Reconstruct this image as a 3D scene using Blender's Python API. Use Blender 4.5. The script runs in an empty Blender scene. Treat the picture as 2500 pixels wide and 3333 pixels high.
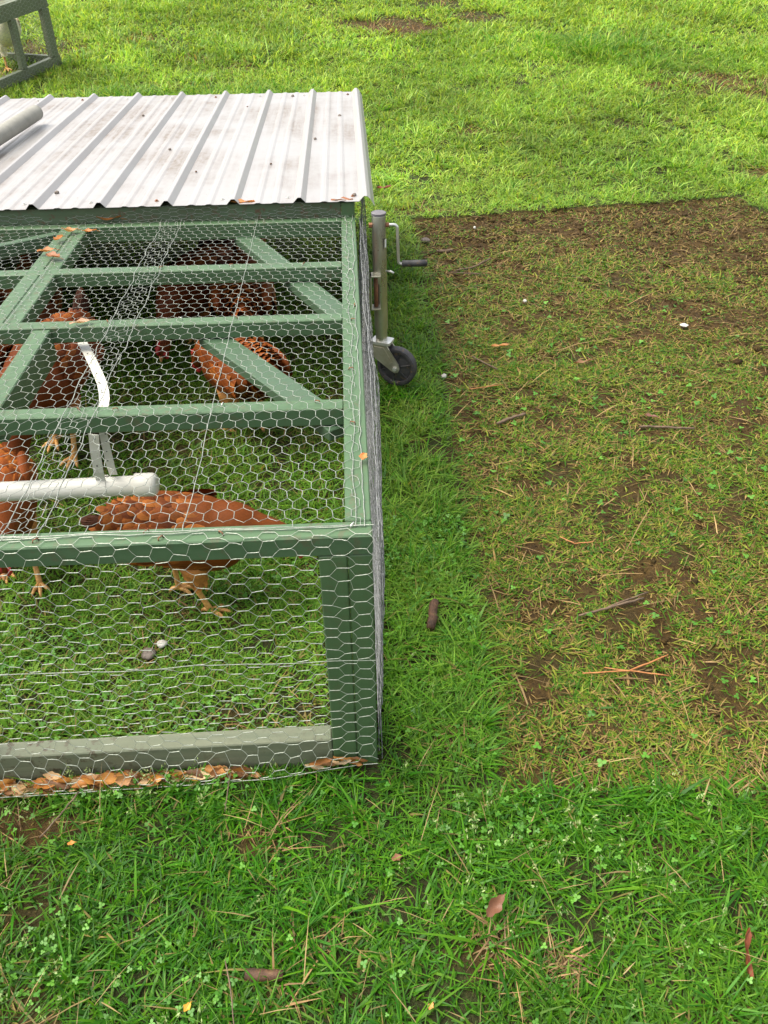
import bpy, math, random
import numpy as np
from mathutils import Vector, Matrix
rad = math.radians
rng = np.random.default_rng(7)
random.seed(7)
SC = bpy.context.scene
COL = SC.collection

# ------------------------------------------------------------------ camera
cam_d = bpy.data.cameras.new('camera')
cam = bpy.data.objects.new('camera', cam_d)
COL.objects.link(cam)
cam_d.sensor_fit = 'VERTICAL'
cam_d.sensor_height = 36.0
cam_d.lens = 36.0 * 2700.0 / 3333.0
cam_d.clip_start = 0.05
cam_d.clip_end = 600
CX, CY, CZ, PIT, YAW, ROL = -0.02096, -1.19628, 1.61042, 0.64821, 0.03637, -0.01391
fw = Vector((math.sin(YAW) * math.cos(PIT), math.cos(YAW) * math.cos(PIT), -math.sin(PIT)))
rt = Vector((math.cos(YAW), -math.sin(YAW), 0))
up = rt.cross(fw)
rt2 = rt * math.cos(ROL) + up * math.sin(ROL)
up2 = up * math.cos(ROL) - rt * math.sin(ROL)
M = Matrix((rt2, up2, -fw)).transposed().to_4x4()
M.translation = Vector((CX, CY, CZ))
cam.matrix_world = M
SC.camera = cam

# ------------------------------------------------------------------ sky, sun, exposure
SUN_EL, SUN_DIR = rad(62), Vector((-0.96, 0.10, 0)).normalized()
to_sun = Vector((SUN_DIR.x * math.cos(SUN_EL), SUN_DIR.y * math.cos(SUN_EL), math.sin(SUN_EL)))
W = bpy.data.worlds.new('World')
SC.world = W
W.use_nodes = True
wn = W.node_tree
sky = wn.nodes.new('ShaderNodeTexSky')
sky.sky_type = 'NISHITA'
sky.sun_disc = False
sky.sun_elevation = SUN_EL
sky.sun_rotation = math.atan2(SUN_DIR.x, SUN_DIR.y)
sky.air_density = 1.0
sky.dust_density = 4.0
sky.ozone_density = 0.6
wn.nodes['Background'].inputs[1].default_value = 0.14
hs = wn.nodes.new('ShaderNodeHueSaturation')        # thin bright cloud: the blue is washed out
hs.inputs['Saturation'].default_value = 0.30
wn.links.new(sky.outputs[0], hs.inputs['Color'])
wn.links.new(hs.outputs[0], wn.nodes['Background'].inputs[0])
sd = bpy.data.lights.new('sun', 'SUN')
sd.energy = 1.9
sd.angle = rad(45.0)
sd.color = (1.0, 0.92, 0.76)
sun = bpy.data.objects.new('sun', sd)
sun.rotation_euler = (-to_sun).to_track_quat('-Z', 'Y').to_euler()
COL.objects.link(sun)
SC.view_settings.view_transform = 'Standard'
SC.view_settings.look = 'None'
SC.view_settings.gamma = 1
SC.view_settings.exposure = 1.42
SC.cycles.max_bounces = 6
SC.cycles.transmission_bounces = 4
SC.cycles.use_denoising = True


# ------------------------------------------------------------------ helpers
def tag(o, label=None, cat=None, group=None, kind=None):
    if label: o['label'] = label
    if cat: o['category'] = cat
    if group: o['group'] = group
    if kind: o['kind'] = kind
    return o


def empty(name, loc, rz=0, label=None, cat=None, group=None):
    o = bpy.data.objects.new(name, None)
    o.empty_display_size = 0.05
    o.location = loc
    o.rotation_euler = (0, 0, rz)
    COL.objects.link(o)
    return tag(o, label, cat, group)


class MB:
    """collects faces, then links them as ONE mesh object"""
    def __init__(s):
        s.v = []; s.f = []; s.m = []; s.c = []
        s.mi = 0
        s.col = (1, 1, 1)

    def add(s, vs, fs):
        n = len(s.v)
        s.v.extend([tuple(p) for p in vs])
        s.c.extend([s.col] * len(vs))
        s.f.extend([tuple(i + n for i in f) for f in fs])
        s.m.extend([s.mi] * len(fs))

    def board(s, p0, p1, w, h, upv=(0, 0, 1), ch=0.0025):
        """chamfered board; p0-p1 runs along the middle of its TOP face; w across, h down"""
        p0 = Vector(p0); p1 = Vector(p1)
        d = (p1 - p0).normalized()
        u = Vector(upv); u = (u - d * u.dot(d)).normalized()
        sd_ = d.cross(u)
        a, b = w / 2, h
        prof = [(-a + ch, 0), (a - ch, 0), (a, -ch), (a, -b + ch), (a - ch, -b), (-a + ch, -b), (-a, -b + ch), (-a, -ch)]
        L = (p1 - p0).length
        k = max(1, int(L / 0.25))
        st = [(0, .75), (ch, 1)] + [(L * i / k, 1) for i in range(1, k)] + [(L - ch, 1), (L, .75)]
        vs = []
        for t, sc in st:
            e = ch * (1 - sc) * 4
            for (x, y) in prof:
                xx = x - math.copysign(e, x); yy = y - (e if y > -b / 2 else -e)
                vs.append(p0 + d * t + sd_ * xx + u * yy)
        fs = []
        for i in range(len(st) - 1):
            for j in range(8):
                fs.append((i * 8 + j, i * 8 + (j + 1) % 8, (i + 1) * 8 + (j + 1) % 8, (i + 1) * 8 + j))
        fs.append(tuple(range(7, -1, -1)))
        n = (len(st) - 1) * 8
        fs.append(tuple(range(n, n + 8)))
        s.add(vs, fs)
        return s

    def tube(s, pts, r, seg=12, cap=True):
        pts = [Vector(p) for p in pts]
        rs = r if isinstance(r, (list, tuple)) else [r] * len(pts)
        vs = []; fs = []
        prev = None
        for i, p in enumerate(pts):
            t = (pts[min(i + 1, len(pts) - 1)] - pts[max(i - 1, 0)]).normalized()
            if prev is None:
                a = Vector((0, 0, 1)) if abs(t.z) < .9 else Vector((1, 0, 0))
                nrm = (a - t * a.dot(t)).normalized()
            else:
                nrm = (prev - t * prev.dot(t)).normalized()
            prev = nrm
            b = t.cross(nrm)
            for k in range(seg):
                an = 2 * math.pi * k / seg
                vs.append(p + (nrm * math.cos(an) + b * math.sin(an)) * rs[i])
        for i in range(len(pts) - 1):
            for k in range(seg):
                fs.append((i * seg + k, i * seg + (k + 1) % seg, (i + 1) * seg + (k + 1) % seg, (i + 1) * seg + k))
        if cap:
            fs.append(tuple(range(seg - 1, -1, -1)))
            n = (len(pts) - 1) * seg
            fs.append(tuple(range(n, n + seg)))
        s.add(vs, fs)
        return s

    def prism(s, poly, origin, ax, ay, an, th):
        """extruded polygon; poly in (ax, ay), thickness th along an"""
        o = Vector(origin); ax = Vector(ax); ay = Vector(ay); an = Vector(an)
        n = len(poly)
        vs = [o + ax * x + ay * y for x, y in poly] + [o + ax * x + ay * y + an * th for x, y in poly]
        fs = [tuple(range(n - 1, -1, -1)), tuple(range(n, 2 * n))]
        fs += [(i, (i + 1) % n, (i + 1) % n + n, i + n) for i in range(n)]
        s.add(vs, fs)
        return s

    def build(s, name, mat, parent=None, smooth=False, off=None, color=False, auto=None):
        me = bpy.data.meshes.new(name)
        v = s.v
        if off is None and parent is not None:
            off = Vector((0, 0, 0))
            q = parent
            while q is not None:
                off += Vector(q.location); q = q.parent
        if off is not None:
            v = [(p[0] - off[0], p[1] - off[1], p[2] - off[2]) for p in v]
        me.from_pydata(v, [], s.f)
        mats = mat if isinstance(mat, (list, tuple)) else [mat]
        for m_ in mats: me.materials.append(m_)
        if len(mats) > 1:
            me.polygons.foreach_set('material_index', s.m)
        if smooth:
            me.polygons.foreach_set('use_smooth', [True] * len(s.f))
        if color:
            at = me.attributes.new('Col', 'FLOAT_COLOR', 'POINT')
            at.data.foreach_set('color', np.concatenate([np.array(s.c, dtype=np.float32), np.ones((len(s.c), 1), np.float32)], 1).ravel())
        me.update()
        if auto:
            me.polygons.foreach_set('use_smooth', [True] * len(s.f))
            me.set_sharp_from_angle(angle=rad(auto))
        o = bpy.data.objects.new(name, me)
        COL.objects.link(o)
        if parent: o.parent = parent
        return o


def np_mesh(name, verts, quads, tris, mat, col=None, smooth=False):
    me = bpy.data.meshes.new(name)
    nq, nt = len(quads), len(tris)
    me.vertices.add(len(verts))
    me.vertices.foreach_set('co', np.asarray(verts, np.float32).ravel())
    loops = np.concatenate([np.asarray(quads, np.int32).ravel(), np.asarray(tris, np.int32).ravel()])
    me.loops.add(len(loops))
    me.loops.foreach_set('vertex_index', loops)
    me.polygons.add(nq + nt)
    st = np.concatenate([np.arange(nq) * 4, nq * 4 + np.arange(nt) * 3]).astype(np.int32)
    me.polygons.foreach_set('loop_start', st)
    if smooth: me.polygons.foreach_set('use_smooth', np.ones(nq + nt, bool))
    me.update(calc_edges=True)
    if col is not None:
        at = me.attributes.new('Col', 'FLOAT_COLOR', 'POINT')
        c4 = np.concatenate([col, np.ones((len(col), 1))], 1).astype(np.float32)
        at.data.foreach_set('color', c4.ravel())
    me.materials.append(mat)
    o = bpy.data.objects.new(name, me)
    COL.objects.link(o)
    return o


# value noise in numpy (smooth, several octaves)
_tab = rng.random((256, 256))
def vnoise(x, y, f=1.0, oct=3):
    x = np.asarray(x, float) * f + 37.3; y = np.asarray(y, float) * f + 91.7
    out = np.zeros_like(x); a = 1.0; tot = 0
    for _ in range(oct):
        xi = np.floor(x).astype(int); yi = np.floor(y).astype(int)
        fx = x - xi; fy = y - yi
        fx = fx * fx * (3 - 2 * fx); fy = fy * fy * (3 - 2 * fy)
        g = lambda i, j: _tab[i & 255, j & 255]
        out += a * ((g(xi, yi) * (1 - fx) + g(xi + 1, yi) * fx) * (1 - fy) + (g(xi, yi + 1) * (1 - fx) + g(xi + 1, yi + 1) * fx) * fy)
        tot += a; a *= .5; x = x * 2.03 + 11; y = y * 2.03 + 5
    return out / tot


# ------------------------------------------------------------------ materials
class NT:
    def __init__(s, name):
        s.m = bpy.data.materials.new(name); s.m.use_nodes = True
        s.t = s.m.node_tree; s.n = s.t.nodes
        s.b = s.n['Principled BSDF']; s.out = s.n['Material Output']
        s.co = None

    def new(s, ty, **kw):
        q = s.n.new(ty)
        for k, v in kw.items(): setattr(q, k, v)
        return q

    def ln(s, a, b): s.t.links.new(a, b)

    def coords(s, scale=(1, 1, 1)):
        tc = s.new('ShaderNodeTexCoord')
        mp = s.new('ShaderNodeMapping')
        mp.inputs['Scale'].default_value = scale
        s.ln(tc.outputs['Object'], mp.inputs['Vector'])
        return mp.outputs[0]

    def noise(s, scale, detail=4, rough=.55, vec=None, dist=0):
        q = s.new('ShaderNodeTexNoise')
        q.inputs['Scale'].default_value = scale; q.inputs['Detail'].default_value = detail
        q.inputs['Roughness'].default_value = rough; q.inputs['Distortion'].default_value = dist
        s.ln(vec if vec is not None else s.coords(), q.inputs['Vector'])
        return q.outputs['Fac']

    def ramp(s, fac, stops):
        q = s.new('ShaderNodeValToRGB')
        e = q.color_ramp.elements
        while len(e) < len(stops): e.new(.5)
        for i, (p, c) in enumerate(stops):
            e[i].position = p
            e[i].color = (*c, 1) if isinstance(c, tuple) else (c, c, c, 1)
        s.ln(fac, q.inputs[0])
        return q.outputs[0]

    def mix(s, fac, a, b, mode='MIX'):
        q = s.new('ShaderNodeMix', data_type='RGBA', blend_type=mode)
        for i, x in ((0, fac), (6, a), (7, b)):
            if isinstance(x, tuple): q.inputs[i].default_value = (*x, 1)
            elif isinstance(x, (int, float)): q.inputs[i].default_value = x
            else: s.ln(x, q.inputs[i])
        return q.outputs[2]

    def bump(s, h, strength=.3, dist=.01):
        q = s.new('ShaderNodeBump')
        q.inputs['Strength'].default_value = strength; q.inputs['Distance'].default_value = dist
        s.ln(h, q.inputs['Height'])
        s.ln(q.outputs[0], s.b.inputs['Normal'])

    def base(s, c, rough=.5, metal=0, spec=.5):
        if isinstance(c, tuple): s.b.inputs['Base Color'].default_value = (*c, 1)
        else: s.ln(c, s.b.inputs['Base Color'])
        if isinstance(rough, (int, float)): s.b.inputs['Roughness'].default_value = rough
        else: s.ln(rough, s.b.inputs['Roughness'])
        s.b.inputs['Metallic'].default_value = metal
        s.b.inputs['Specular IOR Level'].default_value = spec
        return s


def paint_mat(name, axis, light, dark, dirt=(.10, .075, .045), dirt_amt=.45):
    t = NT(name)
    sc = [40, 40, 40]; sc[axis] = 2.2
    g = t.noise(1.0, 5, .6, t.coords(tuple(sc)))
    n2 = t.noise(7, 4)
    c = t.mix(t.ramp(g, [(.3, 0.0), (.7, 1.0)]), dark, light)
    c = t.mix(t.ramp(n2, [(.35, 0.0), (.75, .6)]), c, tuple(x * .82 for x in light))
    sp = t.noise(55, 3, .65)
    kn = t.noise(3.0, 2, .5)
    c = t.mix(t.ramp(kn, [(.40, .35), (.60, 0.0)]), c, dark)
    big = t.noise(5, 3, .6)
    sm = t.mix(t.ramp(sp, [(.54, 0.0), (.64, 1.0)]), (0, 0, 0), t.ramp(big, [(.36, 0.0), (.60, dirt_amt)]))
    c = t.mix(sm, c, dirt)
    t.base(c, t.ramp(n2, [(.3, .42), (.8, .62)]), 0, .4)
    t.bump(g, .25, .002)
    return t.m


GL, GD = (.070, .130, .062), (.052, .102, .048)
M_px = paint_mat('green_paint_across', 0, GL, GD)
M_py = paint_mat('green_paint_along', 1, GL, GD)
M_pz = paint_mat('green_paint_upright', 2, (.074, .134, .058), (.058, .110, .046), dirt_amt=.35)
M_sill = paint_mat('muddy_green_paint', 0, (.185, .195, .125), (.095, .120, .075), dirt=(.055, .036, .02), dirt_amt=1.0)
M_brace = paint_mat('green_paint_brace', 1, (.058, .106, .058), (.048, .090, .050), dirt_amt=.2)
M_faded = paint_mat('faded_green_paint', 0, (.135, .155, .095), (.105, .125, .078), dirt=(.09, .07, .04), dirt_amt=.8)
M_rust_board = paint_mat('stained_green_paint', 0, (.085, .135, .075), (.07, .085, .045), dirt=(.10, .06, .035), dirt_amt=1.0)

t = NT('galvanised_wire')
n = t.noise(90, 2)
t.base(t.ramp(n, [(.3, (.22, .24, .21)), (.7, (.38, .40, .35))]), .42, .45, .5)
M_wire = t.m
t = NT('front_galvanised_wire')
t.base(t.ramp(t.noise(90, 2), [(.3, (.31, .34, .28)), (.7, (.46, .49, .41))]), .4, .3, .5)
M_wiref = t.m
t = NT('dull_galvanised_wire')
n = t.noise(120, 2)
t.base(t.ramp(n, [(.3, (.13, .135, .135)), (.7, (.27, .275, .27))]), .5, .35, .5)
M_wire2 = t.m

t = NT('zinc_steel')
n = t.noise(14, 5, .65, t.coords((1, 1, .35)))
c = t.ramp(n, [(.25, (.32, .32, .26)), (.5, (.46, .455, .38)), (.75, (.58, .575, .52))])
sp = t.noise(130, 2)
c = t.mix(t.ramp(sp, [(.66, 0.0), (.72, .8)]), c, (.26, .11, .05))
t.base(c, t.ramp(n, [(.3, .24), (.8, .38)]), .92, .5)
t.bump(sp, .05, .002)
M_zinc = t.m
t = NT('bright_zinc')
n = t.noise(25, 3)
t.base(t.ramp(n, [(.3, (.52, .51, .46)), (.7, (.72, .72, .69))]), .3, .7)
M_bzinc = t.m
t = NT('yellow_zinc_plate')
n = t.noise(22, 4)
t.base(t.ramp(n, [(.3, (.33, .31, .22)), (.7, (.50, .48, .40))]), .36, .7)
M_yzinc = t.m
t = NT('rusty_steel')
n = t.noise(60, 4)
t.base(t.ramp(n, [(.3, (.10, .045, .02)), (.7, (.24, .10, .045))]), .8)
M_rust = t.m
t = NT('black_rubber')
n = t.noise(30, 4)
c = t.ramp(n, [(.35, (.022, .022, .024)), (.65, (.05, .048, .05))])
c = t.mix(t.ramp(t.noise(70, 3, .6), [(.58, 0.0), (.68, .8)]), c, (.11, .075, .04))
t.base(c, .55, 0, .4)
t.bump(n, .2, .002)
M_rubber = t.m
t = NT('grey_plastic_cap')
t.base(t.ramp(t.noise(40), [(.3, (.09, .085, .095)), (.7, (.14, .13, .14))]), .5)
M_cap = t.m
t = NT('white_decal'); t.base((.75, .74, .7), .4); M_decal = t.m

t = NT('white_pvc')
n = t.noise(9, 4, .6, t.coords((.4, 1, 1)))
c = t.ramp(n, [(.3, (.50, .48, .40)), (.6, (.57, .56, .50))])
c = t.mix(t.ramp(t.noise(40, 4, .65), [(.62, 0.0), (.74, .7)]), c, (.33, .27, .18))
t.base(c, .32, 0, .5)
M_pvc = t.m
t = NT('grey_cloth_roll')
n = t.noise(16, 4)
t.base(t.ramp(n, [(.3, (.19, .185, .16)), (.7, (.26, .255, .22))]), .75)
t.bump(t.noise(120, 2), .2, .002)
M_roll = t.m

# white metal roof: pan with brown dirt streaks lying along the ribs
t = NT('white_roof_metal')
v1 = t.coords((26, 1.1, 1))
st = t.noise(1.0, 5, .65, v1)
big = t.noise(2.2, 4, .6)
fine = t.noise(60, 4, .7, t.coords((1.0, .45, 1)))
at = t.new('ShaderNodeAttribute', attribute_name='Col')
m1 = t.mix(1.0, t.ramp(st, [(.34, 0.0), (.58, 1.0)]), t.ramp(big, [(.40, .10), (.60, .85)]), 'MULTIPLY')
m1 = t.mix(1.0, m1, t.ramp(fine, [(.32, .30), (.66, 1.0)]), 'MULTIPLY')
m1 = t.mix(1.0, m1, at.outputs['Color'], 'MULTIPLY')
c = t.mix(m1, (.270, .262, .258), (.100, .064, .033))
sp = t.ramp(t.noise(75, 3, .6), [(.68, 0.0), (.75, .75)])
c = t.mix(t.mix(1.0, sp, at.outputs['Color'], 'MULTIPLY'), c, (.09, .06, .04))
t.base(c, t.ramp(big, [(.3, .30), (.7, .5)]), 0, .5)
M_roof = t.m

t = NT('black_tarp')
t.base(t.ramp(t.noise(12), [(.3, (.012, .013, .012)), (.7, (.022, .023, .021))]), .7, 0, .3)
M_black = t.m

# grass-like materials (blade colour in attribute)
def leaf_mat(name, trans=.35, rough=.42, spec=.45):
    t = NT(name)
    at = t.new('ShaderNodeAttribute', attribute_name='Col')
    t.base(at.outputs['Color'], rough, 0, spec)
    tr = t.new('ShaderNodeBsdfTranslucent')
    cc = t.mix(1.0, at.outputs['Color'], (1.25, 1.15, .55), 'MULTIPLY')
    t.ln(cc, tr.inputs['Color'])
    mx = t.new('ShaderNodeMixShader')
    mx.inputs[0].default_value = trans
    t.ln(t.b.outputs[0], mx.inputs[1]); t.ln(tr.outputs[0], mx.inputs[2])
    t.ln(mx.outputs[0], t.out.inputs['Surface'])
    return t.m
M_grass = leaf_mat('grass_blades', .46, .42, .22)
M_straw = leaf_mat('worn_grass_blades', .25, .5, .2)
M_clover = leaf_mat('clover_leaves', .30, .45, .4)
M_seed = leaf_mat('grass_seed_heads', .3, .5, .3)
M_dleaf = leaf_mat('dry_leaf', .22, .5, .35)

t = NT('soil')
at = t.new('ShaderNodeAttribute', attribute_name='Col')
n1 = t.noise(9, 6, .65); n2 = t.noise(60, 5, .7); n3 = t.noise(240, 3, .7)
c1 = t.ramp(n1, [(.3, (.070, .040, .010)), (.55, (.112, .067, .018)), (.75, (.165, .104, .034))])
c2 = t.ramp(n1, [(.3, (.030, .045, .012)), (.7, (.055, .075, .02))])
c = t.mix(at.outputs['Color'], c2, c1)
c = t.mix(t.ramp(n2, [(.35, .75), (.7, 0.0)]), c, (.03, .02, .012))
c = t.mix(t.ramp(n3, [(.62, 0.0), (.70, .6)]), c, (.22, .15, .07))
t.base(c, t.ramp(n1, [(.3, .6), (.7, .95)]), 0, .12)
hh = t.mix(.5, n2, n3)
t.bump(hh, 1.0, .02)
M_soil = t.m

t = NT('bark')
n = t.noise(1, 5, .65, t.coords((60, 60, 60)))
t.base(t.ramp(n, [(.3, (.026, .012, .005)), (.55, (.075, .034, .014)), (.75, (.14, .075, .032))]), .75)
t.bump(n, .8, .004)
M_bark = t.m
t = NT('twig_wood')
n = t.noise(70, 4)
t.base(t.ramp(n, [(.3, (.06, .04, .025)), (.7, (.17, .115, .07))]), .8)
M_twig = t.m
t = NT('pine_needle')
t.base(t.ramp(t.noise(50), [(.3, (.30, .11, .03)), (.7, (.42, .18, .06))]), .6)
M_needle = t.m
t = NT('dropping_white')
n = t.noise(60, 4)
t.base(t.ramp(n, [(.35, (.33, .31, .27)), (.65, (.47, .46, .42))]), .7)
M_drop = t.m
t = NT('dropping_dark')
t.base(t.ramp(t.noise(60, 4), [(.35, (.06, .045, .035)), (.65, (.17, .14, .115))]), .7)
M_clod = t.m


# hens
def feather_mat():
    t = NT('hen_feathers')
    at = t.new('ShaderNodeAttribute', attribute_name='Col')
    g = t.noise(130, 3, .6)
    c = t.mix(t.ramp(g, [(.3, .30), (.7, 0.0)]), at.outputs['Color'], (.06, .02, .008))
    t.base(c, .6, 0, .15)
    t.bump(g, .3, .003)
    return t.m
M_feather = feather_mat()
t = NT('white_hen_feathers')
at = t.new('ShaderNodeAttribute', attribute_name='Col')
t.base(at.outputs['Color'], .6, 0, .3); M_wfeather = t.m
t = NT('hen_leg_scales')
n = t.noise(150, 3)
t.base(t.ramp(n, [(.3, (.36, .16, .04)), (.65, (.62, .34, .10))]), .5)
t.bump(n, .4, .002)
M_leg = t.m
t = NT('hen_comb_red'); t.base(t.ramp(t.noise(120), [(.3, (.36, .018, .018)), (.7, (.56, .04, .04))]), .5); M_red = t.m
t = NT('hen_beak'); t.base(t.ramp(t.noise(80), [(.3, (.42, .19, .07)), (.7, (.60, .34, .15))]), .4); M_beak = t.m
t = NT('hen_eye'); t.base((.02, .012, .008), .15); M_eye = t.m

# ------------------------------------------------------------------ terrain
G0 = -0.03
BARE = [  # x, y, radius x, radius y, strength
    (.48, 8.72, .55, .40, 1), (1.42, 9.05, .30, .22, .9), (1.1, 9.7, .3, .25, .9), (3.15, 6.66, .42, .30, .9), (3.55, 6.42, .35, .28, .9),
    (2.62, 6.62, .16, .14, .8), (-1.98, 8.4, .25, .14, .7), (-1.45, 7.7, .25, .10, .5), (.9, 5.6, .16, .14, .7), (.1, 5.3, .10, .08, .6), (-.9, 7.4, .2, .12, .6), (2.8, 4.6, .12, .10, .8),
    (-.26, -.18, .055, .05, .9), (-.80, -.12, .15, .06, .95), (-.66, -.52, .10, .05, .5), (.22, -.44, .06, .05, .8), (.33, -.47, .04, .035, .8),
    (.87, -.10, .08, .06, .8), (-.21, -.5, .05, .03, .5), (-.12, -.42, .04, .03, .5), (-.60, .37, .05, .05, .5), (-.85, -.33, .10, .10, .35),
    (.80, -.56, .08, .05, .7), (.42, 4.05, .22, .06, .7), (-2.3, 6.6, .2, .12, .4), (-1.4, 6.9, .25, .14, .35),
    (-3.0, 8.1, .5, .35, .9), (-3.2, 7.35, .35, .18, .7), (-.85, 1.5, .18, .12, .35), (-.28, 1.42, .12, .06, .4), (-.52, .53, .05, .04, .6),
    (-.75, .95, .15, .1, .4), (-.35, .12, .10, .05, .5), (-.12, .2, .1, .08, .3), (.18, .05, .06, .04, .5),
]
PX = np.array([-.3, -.10, .12, .35, .63, .97, 1.4, 1.94, 2.41, 2.91, 3.39, 3.9])
PL = np.array([.28, .28, .285, .30, .295, .315, .325, .35, .36, .36, .36, .36])


def terr(x, y):
    x = np.asarray(x, float); y = np.asarray(y, float)
    tt = np.maximum(0, y - 4.0); tt = np.minimum(tt, 45)
    z = G0 + .12 * tt * tt / (tt + 1.2)
    z = z + (vnoise(x, y, .8, 3) - .5) * .05 * np.clip((y - 3.8) / 2, 0, 1)
    z = z + (vnoise(x, y, 4.0, 2) - .5) * .012
    z = z + .022 * np.exp(-((x - .15) ** 2 / .03 + (y - 1.8) ** 2 / .06))
    z = z - .03 * np.exp(-((x + 1.0) ** 2 / .25 + (y + .05) ** 2 / .02))
    return z


def patch_mask(x, y):
    """1 inside the worn rectangle where the coop stood before"""
    x = np.asarray(x, float); y = np.asarray(y, float)
    wob = (vnoise(x, y, 9, 3) - .5) * .035
    lx = np.interp(y, PX, PL)
    by = 3.93 + (x - .4) * .13
    fy = -.105 - (x - .3) * .03
    d = np.minimum(np.minimum(x - lx, 2.51 - x), np.minimum(y - fy + np.clip(x - .7, 0, 1) * -.02, by - y)) + wob * .6
    return np.clip(d / .012 + .5, 0, 1)


def bare_mask(x, y):
    x = np.asarray(x, float); y = np.asarray(y, float)
    b = np.zeros_like(x)
    for (cx, cy, rx, ry, s) in BARE:
        q = ((x - cx) / rx) ** 2 + ((y - cy) / ry) ** 2
        near = q < 9
        if near.any():
            qq = q + (vnoise(x, y, 1.6 / min(rx, ry), 3) - .5) * 2.2
            b = np.maximum(b, s * np.clip(1.5 - qq, 0, 1))
    return b


def brown_amount(x, y):
    """how far gone the grass of the worn patch is"""
    n = vnoise(x, y, 2.2, 3)
    b = .21 + .36 * np.clip((y - 1.2) / 2.0, 0, 1) + (n - .5) * 1.1
    b += .35 * np.clip((y - 3.0) / .8, 0, 1)
    b += .55 * np.exp(-((x - .42) ** 2 / .03 + (y - .03) ** 2 / .02))
    b += .30 * np.clip((x - 1.2) / 1.0, 0, 1) * np.clip((y - 1.0), 0, 1)
    b += .9 * np.clip((vnoise(x + 5, y, 7, 2) - .66) * 6, 0, 1)
    return np.clip(b, 0, 1)


def axis_vals(lo, hi, st, far_lo, far_hi):
    a = list(np.arange(lo, hi + 1e-6, st))
    s = st; v = a[-1]
    while v < far_hi: s *= 1.16; v += s; a.append(v)
    s = st; v = a[0]; pre = []
    while v > far_lo: s *= 1.16; v -= s; pre.append(v)
    return np.array(pre[::-1] + a)


gx = axis_vals(-1.6, 2.8, .02, -150, 150)
gy = axis_vals(-1.0, 4.4, .02, -60, 200)
GXX, GYY = np.meshgrid(gx, gy)
pm = patch_mask(GXX, GYY); bm_ = bare_mask(GXX, GYY)
dirt = np.maximum(pm * np.clip(.45 + brown_amount(GXX, GYY), 0, 1), bm_)
dirt = np.maximum(dirt, .45 * (vnoise(GXX, GYY, 6, 3) > .56))
GZ = terr(GXX, GYY) - .012 * pm + np.maximum(pm, bm_) * (vnoise(GXX, GYY, 28, 3) - .5) * .02
nx, ny = len(gx), len(gy)
idx = np.arange(nx * ny).reshape(ny, nx)
quads = np.stack([idx[:-1, :-1], idx[:-1, 1:], idx[1:, 1:], idx[1:, :-1]], -1).reshape(-1, 4)
gv = np.stack([GXX.ravel(), GYY.ravel(), GZ.ravel()], 1)
ground = np_mesh('ground', gv, quads, np.zeros((0, 3), int), M_soil, np.repeat(dirt.ravel()[:, None], 3, 1), True)
tag(ground, 'dark soil under the lawn with a worn bare rectangle beside the coop', 'ground', kind='structure')


# ------------------------------------------------------------------ grass
def blades(x, y, h, w, head, lean, curl, col, seg=3, z=None, tipc=None):
    n = len(x)
    if z is None: z = terr(x, y) - .004
    hd = np.stack([np.cos(head), np.sin(head)], 1)
    tw = head + math.pi / 2 + rng.normal(0, .5, n)
    sd_ = np.stack([np.cos(tw), np.sin(tw)], 1)
    ts = np.linspace(0, 1, seg + 1)
    rows = []; cols = []
    for k, tt in enumerate(ts):
        ho = h * (lean * tt + curl * tt * tt)
        zz = z + h * (tt - .45 * np.minimum(curl, 1.6) * tt * tt) * (1 - .25 * np.minimum(lean, 1.5))
        wd = w * .5 * (1 - tt ** 2.2) * (.7 + .6 * min(tt * 3, 1))
        c = np.stack([x + hd[:, 0] * ho, y + hd[:, 1] * ho, np.maximum(zz, z + .002)], 1)
        cc = col if tipc is None else col * (1 - tt ** 3) + tipc * tt ** 3
        if k < seg:
            o = np.concatenate([sd_ * wd[:, None], np.zeros((n, 1))], 1)
            rows += [c - o, c + o]; cols += [cc, cc]
        else:
            rows.append(c); cols.append(cc)
    m = 2 * seg + 1
    V = np.stack(rows, 1).reshape(-1, 3); C_ = np.stack(cols, 1).reshape(-1, 3)
    b = (np.arange(n) * m)[:, None]
    Q = np.concatenate([b + np.array([[2 * k, 2 * k + 1, 2 * k + 3, 2 * k + 2]]) for k in range(seg - 1)], 0) if seg > 1 else np.zeros((0, 4), int)
    T = b + np.array([[2 * seg - 2, 2 * seg - 1, 2 * seg]])
    return V, Q, T, C_


class Acc:
    def __init__(s): s.V = []; s.Q = []; s.T = []; s.C = []; s.n = 0
    def add(s, r):
        V, Q, T, C_ = r
        s.V.append(V); s.Q.append(Q + s.n); s.T.append(T + s.n); s.C.append(C_); s.n += len(V)
    def build(s, name, mat):
        return np_mesh(name, np.concatenate(s.V), np.concatenate(s.Q), np.concatenate(s.T), mat, np.concatenate(s.C))


def scatter(x0, x1, y0, y1, dens):
    n = int((x1 - x0) * (y1 - y0) * dens)
    return rng.uniform(x0, x1, n), rng.uniform(y0, y1, n)


def view_keep(x, y, mrg):
    """inside the ground the photograph could plausibly see, with a margin all round"""
    dy = y - CY
    half = (dy + .9) * .62 * .82 + mrg
    return np.abs(x - CX - dy * .036) < half


def sills_keep(x, y):
    """no blades growing through the coop's bottom rails"""
    k = np.ones(len(x), bool)
    k &= ~((x > -2.2) & (x < .005) & (y > -.006) & (y < .05))
    k &= ~((x > -.055) & (x < .005) & (y > 0) & (y < 3.8))
    return k


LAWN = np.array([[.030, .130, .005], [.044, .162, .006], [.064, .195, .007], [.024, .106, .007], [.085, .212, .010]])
FAR = np.array([[.215, .385, .055], [.285, .450, .066], [.345, .490, .080], [.150, .315, .042], [.410, .520, .105]])  # yellower far grass, with the brighter sunlight out there put into its colour


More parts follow.
